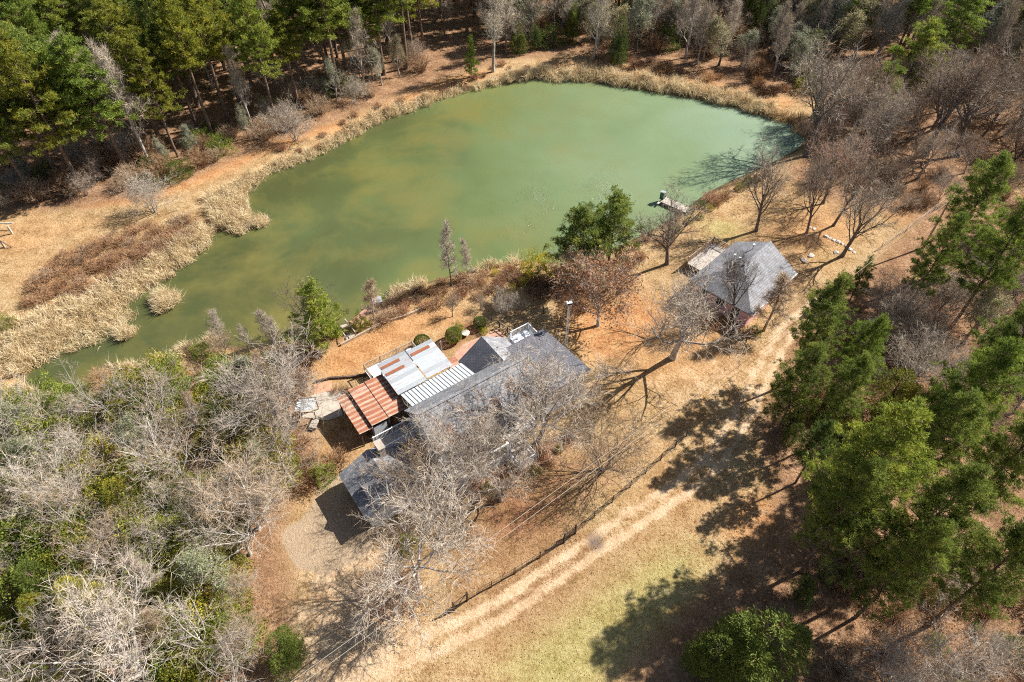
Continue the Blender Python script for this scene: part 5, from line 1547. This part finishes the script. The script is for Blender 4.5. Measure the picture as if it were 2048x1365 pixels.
# mixed wood behind the dam
wood([(1010, 112), (1100, 92), (1330, 118), (1480, 150), (1620, 180), (1620, 120), (1400, 60), (1200, 30), (1000, 60)], 84, 2.2, 311,
     [(5, 'vine', 7, 12, 1.0, 1.4, ['mid', 'mid', 'tan', 'olive']), (2, 'cedar', 4.5, 8, .75, 1.05, ['deep', 'fresh', 'mid']), (3, 'thicket', 3, 5, .9, 1.3, ['grey', 'brown', 'tan']), (3, 'up', 10, 15, .7, .95, ['white', 'pale', 'grey']), (2, 'vase', 5, 8, .9, 1.1, ['grey', 'tan', 'pale']), (1, 'green', 2, 4, 1, 1.4, ['deep', 'olive'])],
     'wood edge behind dam', 'wood edge behind the dam', 1.5)
wood([(960, 70), (1200, 30), (1420, 60), (1640, 130), (1950, 180), (2160, 200), (2160, -22), (960, -22)], 210, 2.8, 312,
     [(4, 'vine', 8, 13, 1.0, 1.4, ['mid', 'mid', 'tan', 'olive', 'deep']), (2, 'cedar', 6, 10, .8, 1.1, ['deep', 'fresh', 'mid']), (4, 'up', 12, 17, .75, 1.0, ['white', 'pale', 'grey', 'tan']), (3, 'oak', 10, 14, .8, 1.0, ['grey', 'pale', 'brown']), (4, 'pine', 15, 21, 1.1, 1.4, ['mid', 'lime', 'fresh'])],
     'deep wood behind dam', 'depth of the mixed wood')
# bare grove right of the pond
wood([(1660, 230), (1800, 200), (2080, 240), (2250, 330), (2080, 345), (1990, 300), (1900, 270), (1760, 300), (1680, 290)], 30, 3.6, 321,
     [(4, 'oak', 9, 13, .8, 1.0, ['grey', 'tan', 'pink', 'pale']), (3, 'open', 9, 13, .85, 1.05, ['grey', 'tan', 'brown']), (2, 'vase', 6, 9, .9, 1.1, ['brown', 'grey']), (1, 'vine', 7, 10, .9, 1.1, ['mid', 'olive'])],
     'grove right of pond', 'bare grove right of the pond', 2.6)
wood([(1600, 235), (1700, 230), (1760, 330), (1720, 390), (1640, 350), (1610, 300)], 12, 3.0, 322,
     [(2, 'open', 8, 11, .8, 1.0, ['grey', 'brown']), (1, 'vase', 5, 8, .8, 1.0, ['grey', 'pink', 'brown']), (1, 'thicket', 2, 3, .9, 1.1, ['brown'])],
     'between pond tip and pink house', 'trees at the pond tip', 2.6)
wood([(1730, 330), (1860, 330), (1980, 320), (2040, 400), (1900, 395), (1820, 420), (1760, 400)], 14, 2.6, 323,
     [(3, 'open', 7, 11, .8, 1.0, ['grey', 'brown']), (3, 'thicket', 1.6, 3, .9, 1.2, ['brown', 'grey', 'tan']), (2, 'vase', 4, 6, .8, 1.0, ['grey', 'brown'])],
     'above the clay bank', 'trees above the clay bank', 2.2)
# thicket and pines on the right
wood([(1700, 640), (1780, 560), (1900, 560), (2100, 520), (2350, 560), (2300, 860), (2000, 860), (1760, 830), (1690, 760)], 58, 2.3, 331,
     [(4, 'oak', 6, 9, .85, 1.1, ['pale', 'grey', 'brown']), (3, 'vase', 4, 7, .9, 1.2, ['pale', 'brown', 'grey']), (2, 'vine', 5, 8, .9, 1.1, ['mid', 'tan']), (2, 'thicket', 2.5, 4, 1, 1.3, ['brown', 'grey']), (2, 'cedar', 4, 7, .8, 1.1, ['mid', 'olive', 'deep'])],
     'thicket right of road bend', 'grey thicket on the right', 2.0)
wood([(1960, 420), (2300, 330), (2500, 600), (2350, 620), (2040, 560)], 5, 5.0, 332,
     [(4, 'bigpine', 15, 19, .9, 1.05, ['mid', 'fresh', 'lime']), (1, 'oak', 9, 11, .9, 1.0, ['grey'])],
     'beyond right edge pines', 'right edge pines', 3.0)
wood([(1640, 1150), (1750, 1080), (1950, 1120), (2120, 1250), (2100, 1420), (1650, 1420), (1700, 1260)], 46, 1.5, 334,
     [(6, 'brush', .8, 1.6, .8, 1.4, ['brown', 'tan', 'grey']), (4, 'thicket', 1.5, 3, .8, 1.2, ['brown', 'tan', 'pale']), (1, 'green', 1, 1.8, .8, 1.1, ['deep', 'olive']), (1, 'vase', 3, 5, .8, 1, ['white', 'pale'])],
     'under lower right pines', 'brush under the right pines', 1.2)
wood([(1560, 780), (1680, 800), (1760, 850), (1640, 920), (1560, 880)], 12, 2.0, 335,
     [(2, 'thicket', 2, 3.2, .8, 1.2, ['brown', 'grey']), (2, 'green', 1.4, 2.4, .9, 1.2, ['deep', 'olive', 'mid']), (1, 'cedar', 3, 5, .9, 1.1, ['mid', 'deep'])],
     'under road bend pines', 'brush at the road bend', 1.2)
# thicket on the left
wood([(-120, 900), (100, 870), (260, 850), (420, 800), (560, 770), (620, 870), (590, 980), (500, 1050), (560, 1140), (540, 1300), (460, 1420), (-100, 1420)], 52, 2.7, 341,
     [(6, 'thin', 6, 9.5, .95, 1.2, ['tan', 'brown', 'grey', 'pale']), (2, 'vase', 4.0, 6, .95, 1.2, ['tan', 'brown']), (1, 'up', 7, 9, .7, .9, ['tan', 'pale']), (1, 'vine', 5, 7.5, .9, 1.1, ['mid', 'fresh'])],
     'thicket left of garage', 'bare thicket on the left', 2.3, ('pale', 'grey', 'white', 'pale'))
wood([(-150, 850), (120, 825), (300, 790), (480, 740), (600, 830), (560, 960), (470, 1050), (480, 1140), (460, 1290), (400, 1420), (-100, 1420)], 100, 1.6, 342,
     [(7, 'green', 2.4, 4.4, .9, 1.4, ['fresh', 'lime', 'olive', 'deep', 'gold']), (2, 'thicket', 1.8, 3.2, .9, 1.3, ['tan', 'pale', 'brown']), (2, 'cedar', 3, 5.5, .95, 1.3, ['gold', 'olive', 'fresh']), (1, 'brush', 1, 1.8, 1, 1.5, ['tan', 'brown'])],
     'thicket left of garage', 'undergrowth of the left thicket', 1.0)
wood([(470, 660), (600, 650), (620, 690), (560, 720), (440, 720), (420, 690)], 9, 2.2, 343,
     [(3, 'vase', 3.5, 5.5, .8, 1.1, ['pale', 'tan', 'white']), (1, 'up', 5, 7, .7, .9, ['pale'])],
     'pond edge above fan shaped tree', 'saplings on the near pond edge', 1.5)
wood([(100, 770), (300, 735), (420, 700), (430, 730), (260, 790), (110, 820)], 8, 2.4, 344,
     [(2, 'vase', 2, 3.5, .8, 1.1, ['pale', 'grey', 'white']), (1, 'thicket', 1.6, 2.6, .9, 1.2, ['tan', 'grey']), (1, 'green', 1.2, 2, .9, 1.2, ['lime', 'fresh'])],
     'near reeds at narrow pond end', 'saplings by the near reeds', 1.2)
# brush on the banks
wood([(40, 620), (110, 520), (280, 455), (400, 440), (395, 462), (330, 505), (240, 560), (120, 600)], 46, 1.5, 351,
     [(1, 'brush', .8, 1.4, 1.1, 1.6, ['brown', 'tan', 'grey', 'brown'])], 'behind left cattails', 'brush on the far left bank', .5)
wood([(560, 600), (700, 245), (900, 185), (1000, 150), (1060, 140), (1010, 130), (860, 172), (700, 235), (560, 295)], 20, 1.5, 352,
     [(1, 'brush', .6, 1.2, .8, 1.2, ['brown', 'tan', 'pink'])], 'far bank below red clearing', 'brush along the far bank', .5)
wood([(760, 640), (780, 600), (850, 575), (1000, 545), (1060, 545), (1050, 590), (960, 600), (870, 615), (800, 640), (745, 650)], 30, 1.4, 353,
     [(5, 'brush', .8, 1.4, .8, 1.2, ['pale', 'tan', 'pink', 'grey']), (1, 'green', .7, 1.1, .7, 1, ['olive', 'gold'])], 'slope above near pond bank', 'brush on the near bank', .5)
wood([(1060, 545), (1150, 560), (1290, 480), (1400, 410), (1480, 365), (1570, 330), (1560, 345), (1400, 440), (1290, 520), (1180, 590), (1080, 590)], 32, 1.4, 354,
     [(4, 'brush', .8, 1.4, .9, 1.3, ['pink', 'brown', 'tan']), (1, 'green', .7, 1.2, .8, 1, ['olive', 'deep'])], 'right pond bank', 'brush on the right bank', .5)
wood([(1180, 135), (1320, 150), (1500, 185), (1600, 195), (1600, 180), (1450, 155), (1300, 125), (1180, 112)], 22, 1.5, 355,
     [(1, 'brush', .8, 1.5, .9, 1.3, ['brown', 'tan', 'olive'])], 'behind dam path', 'brush behind the dam path', .5)
wood([(1020, 560), (1150, 590), (1200, 640), (1140, 620), (1060, 590)], 10, 1.3, 356,
     [(1, 'brush', .7, 1.2, .9, 1.3, ['brown', 'tan'])], 'beside rusty leaved oak', 'brush near the rusty oak', .5)
wood([(1380, 600), (1440, 645), (1495, 668), (1470, 680), (1400, 650), (1340, 610)], 8, 1.2, 357,
     [(2, 'brush', .8, 1.5, .9, 1.3, ['brown', 'grey']), (1, 'green', .8, 1.3, .8, 1, ['deep', 'olive'])], 'along pink house wall', 'shrubs along the pink house', .5)
wood([(900, 1000), (1010, 950), (1110, 890), (1170, 850), (1190, 870), (1080, 950), (960, 1020)], 15, 1.2, 358,
     [(3, 'brush', .6, 1.2, .8, 1.2, ['brown', 'tan', 'pink']), (1, 'green', .6, 1, .7, 1, ['olive', 'deep'])], 'white house front bed', 'shrubs before the white house', .5)
wood([(560, 700), (620, 690), (640, 760), (600, 800), (560, 780)], 8, 1.4, 359,
     [(1, 'brush', .8, 1.5, .9, 1.3, ['tan', 'brown'])], 'left of clay pad', 'brush by the clay pad', .5)
wood([(660, 780), (710, 770), (730, 785), (690, 795)], 4, .9, 360,
     [(1, 'brush', .5, .9, .8, 1, ['brown', 'tan'])], 'bed behind rusty shed', 'weeds behind the rusty shed', .3)
wood([(560, 880), (640, 900), (690, 930), (620, 990), (570, 960)], 9, 1.6, 361,
     [(1, 'brush', .8, 1.4, .9, 1.3, ['tan', 'brown']), (1, 'thicket', 1.5, 2.4, .8, 1.1, ['tan', 'pale'])], 'grass beside garage', 'brush left of the garage', 1.0)


# ------------------------------------------------------------------ cattail reeds
def reeds(pts, seed, hlo=1.2, hhi=2.0, per=7):
    rng = np.random.default_rng(seed)
    A = Arr(); pts = np.asarray(pts); n = len(pts) * per
    b = np.repeat(pts, per, 0) + rng.normal(0, 0.16, (n, 2))
    z = np.maximum(ground_z(b[:, 0], b[:, 1]), -1.2)
    p = np.concatenate([b, z[:, None]], 1)
    lean_ = np.stack([wob(b[:, 0], b[:, 1], 9.0), wob(b[:, 1] + 50, b[:, 0], 9.0)], 1) * .45
    d = nrm(np.concatenate([rng.normal(0, 0.33, (n, 2)) + lean_, np.ones((n, 1))], 1))
    ln = (rng.uniform(hlo, hhi, n) * np.clip(0.95 + 0.5 * wob(b[:, 0], b[:, 1], 7.0), .5, 1.3))[:, None]
    s = nrm(np.cross(d, rng.normal(size=(n, 3)))) * 0.024
    m = p + d * ln * 0.6
    tip = m + nrm(d + np.concatenate([rng.normal(0, 0.75, (n, 2)), rng.uniform(-.9, .15, (n, 1))], 1)) * ln * 0.45
    v = np.stack([p - s, p + s, m + s, m - s, tip], 1).reshape(-1, 3)
    k = np.arange(n)[:, None] * 5
    A.add(v, np.concatenate([k + np.array([[0, 1, 2]]), k + np.array([[0, 2, 3]]), k + np.array([[3, 2, 4]])]))
    return A


def fill(poly, dens, seed):
    rng = np.random.default_rng(seed); pl = PL(poly, -0.3) if not isinstance(poly, np.ndarray) else poly
    lo, hi = pl.min(0), pl.max(0); n = int(dens * (hi - lo).prod())
    q = rng.uniform(lo, hi, (n, 2)); k = inside(q[:, 0] + .4 * wob(q[:, 0], q[:, 1], 8.), q[:, 1] + .4 * wob(q[:, 1], q[:, 0], 8.), pl); return q[k]


def bank(line, w, dens, seed, shift=0.0):
    rng = np.random.default_rng(seed); l = PL(line, -0.5); lo = l.min(0) - w - 1; hi = l.max(0) + w + 1
    n = int(dens * (hi - lo).prod()); q = rng.uniform(lo, hi, (n, 2)); d = seg_dist(q[:, 0], q[:, 1], l)
    return q[(d < w * (0.75 + 0.5 * wob(q[:, 0], q[:, 1], 5.0))) & (rng.uniform(0, 1, n) < np.clip(.9 + .6 * wob(q[:, 0] + 9, q[:, 1], 11.0), .15, 1))]


def reed_obj(pts, seed, label, cat='reeds', kind='stuff', name='cattail_reeds', hlo=1.1, hhi=1.9, tone=(1, 1, 1), per=7):
    o = obj(name, reeds(pts, seed, hlo, hhi, per).mesh(name), M['reed']); o.color = (*tone, 1)
    return tag(o, label, cat, None, kind)


reed_obj(fill([(-60, 700), (30, 652), (150, 602), (250, 560), (330, 505), (405, 452), (432, 455), (412, 492), (354, 542), (296, 577), (247, 604), (266, 622), (262, 640), (205, 678), (110, 712), (30, 752), (-60, 780)], 11, 401), 401, 'broad bed of dry tan cattails on the left bank of the pond')
reed_obj(fill([(425, 452), (415, 400), (440, 395), (470, 375), (500, 360), (498, 400), (500, 455), (478, 468)], 11, 402), 402, 'dry cattails on the small point jutting into the pond')
reed_obj(bank([(480, 375), (545, 340), (640, 302), (715, 262)], 1.2, 10, 403), 403, 'narrow dry reed fringe below the far footpath')
reed_obj(bank([(700, 262), (800, 222), (870, 196)], 1.5, 10, 404), 404, 'pale reed fringe along the left part of the far bank')
reed_obj(np.concatenate([bank([(860, 200), (1000, 165)], 0.8, 9, 405), bank([(1020, 158), (1058, 152)], 1.9, 10, 406)]), 405, 'reed patches at the left end of the dam')
reed_obj(bank([(1080, 152), (1180, 155), (1300, 172), (1430, 195), (1540, 225)], 2.1, 10, 407), 407, 'long band of tall tan reeds along the dam', hlo=1.3, hhi=2.2)
reed_obj(bank([(1540, 228), (1590, 245), (1605, 262)], 1.6, 8, 408), 408, 'brownish reeds at the right end of the dam', tone=(.8, .7, .6))
reed_obj(fill([(190, 765), (215, 725), (290, 722), (340, 700), (385, 690), (375, 720), (300, 760), (230, 790)], 10, 409), 409, 'cattail patch on the near side of the narrow end of the pond')
reed_obj(fill([(-40, 790), (60, 770), (115, 790), (100, 830), (0, 850), (-40, 850)], 8, 410), 410, 'pale reeds in front of the thicket on the left edge')
reed_obj(fill([(775, 595), (790, 570), (850, 560), (860, 572), (800, 600)], 10, 411), 411, 'small tan reed patch right of the pump box')
reed_obj(np.concatenate([bank([(960, 545), (1030, 530)], 1.0, 8, 412), fill([(395, 690), (410, 668), (440, 665), (440, 690)], 8, 413)]), 412, 'short reeds on the near bank by the slender trees')
for px, py, r, lb, sd_ in ((332, 608, 1.35, 'large round clump of dry reeds standing in the water', 421), (257, 668, 0.75, 'small reed clump in the water near the narrow end', 422), (520, 448, 0.85, 'small reed clump in the water beside the reed point', 423)):
    c = P(px, py, -.8)[:2]; rg = np.random.default_rng(sd_); a = rg.uniform(0, 6.28, 900); rr = r * np.sqrt(rg.uniform(0, 1, 900)) * (1 + .2 * np.sin(3 * a))
    q = np.stack([c[0] + rr * np.cos(a), c[1] + rr * np.sin(a)], 1)[:int(900 * r * r / 3.0) + 60]
    reed_obj(q, sd_, lb, 'reeds', None, 'reed_clump', 1.5, 2.3, per=6)


# ------------------------------------------------------------------ litter and grass: too many to count
def ground_cover(n, seed, want):
    rng = np.random.default_rng(seed)
    q = np.stack([rng.uniform(-75, 85, n), rng.uniform(17, 125, n)], 1)
    q = q[rng.uniform(0, 1, n) < np.clip(45.0 / q[:, 1], .25, 1)]
    ix = np.clip(np.searchsorted(gx, q[:, 0]), 0, len(gx) - 1); iy = np.clip(np.searchsorted(gy, q[:, 1]), 0, len(gy) - 1)
    ok = (SDP[iy, ix] > 1.0) & (np.maximum(SAND, PALE)[iy, ix] < .35) & (rng.uniform(0, 1, len(q)) < want[iy, ix])
    u = (q[:, 0] - HO[0]) * math.cos(HA) + (q[:, 1] - HO[1]) * math.sin(HA); v = -(q[:, 0] - HO[0]) * math.sin(HA) + (q[:, 1] - HO[1]) * math.cos(HA)
    ok &= ~((u > -11) & (u < 17) & (v > -7) & (v < 12.5))
    q = q[ok]
    return np.concatenate([q, ground_z(q[:, 0], q[:, 1])[:, None]], 1), rng


pts, rng = ground_cover(330000, 501, np.clip(.10 + .8 * np.maximum(LEAFY, np.maximum(LITTER, MULCH)), 0, 1))
A = Arr(); dd = rng.normal(size=pts.shape); dd[:, 2] *= .35
diamonds(A, pts + np.array([0, 0, .03]), dd, rng.uniform(.07, .16, len(pts)), rng.uniform(.05, .10, len(pts)), rng)
o = obj('fallen_leaves', A.mesh('fallen_leaves'), M['leaf_brown']); o.color = (.95, .95, .95, 1)
tag(o, 'dry brown fallen leaves strewn over lawn and forest floor', 'leaves', None, 'stuff')
pts, rng = ground_cover(200000, 502, np.clip(.75 - .5 * LITTER - .6 * MULCH, .05, 1) * np.clip(.6 + .6 * wob(GX, GY, 4.0), .1, 1))
A = Arr(); dd = rng.normal(0, .5, pts.shape); dd[:, 2] = 1
spikes(A, pts, dd, rng.uniform(.10, .26, len(pts)), rng.uniform(.02, .05, len(pts)), rng)
o = obj('dry_grass', A.mesh('dry_grass'), M['reed']); o.color = (.80, .74, .62, 1)
tag(o, 'short dry straw coloured grass on the open ground', 'grass', None, 'stuff')

# leaves caught on the near slope of the white house's roof
rng = np.random.default_rng(511); n = 16000
q = np.stack([rng.uniform(-2.3, 11.0, n), rng.uniform(-4.7, -1.4, n)], 1)
q = q[rng.uniform(0, 1, n) < np.clip(.12 + .9 * (wob(q[:, 0] * 2, q[:, 1] * 2, 5.0) - .1) + .25 * (-q[:, 1] - 3), .03, .9)]
A = Arr(); zz = 7.14 + (q[:, 1] + 1.3) * (7.12 - 4.22) / 3.45; dd = rng.normal(size=(len(q), 3)); dd[:, 2] = dd[:, 1] * .84 + rng.normal(0, .2, len(q))
diamonds(A, np.concatenate([q, zz[:, None]], 1), dd, rng.uniform(.08, .18, len(q)), rng.uniform(.06, .11, len(q)), rng)
o = obj('roof_leaves', A.mesh('roof_leaves'), M['leaf_brown'], H); o['kind'] = 'stuff'; o.color = (1.05, 1.1, 1.1, 1)
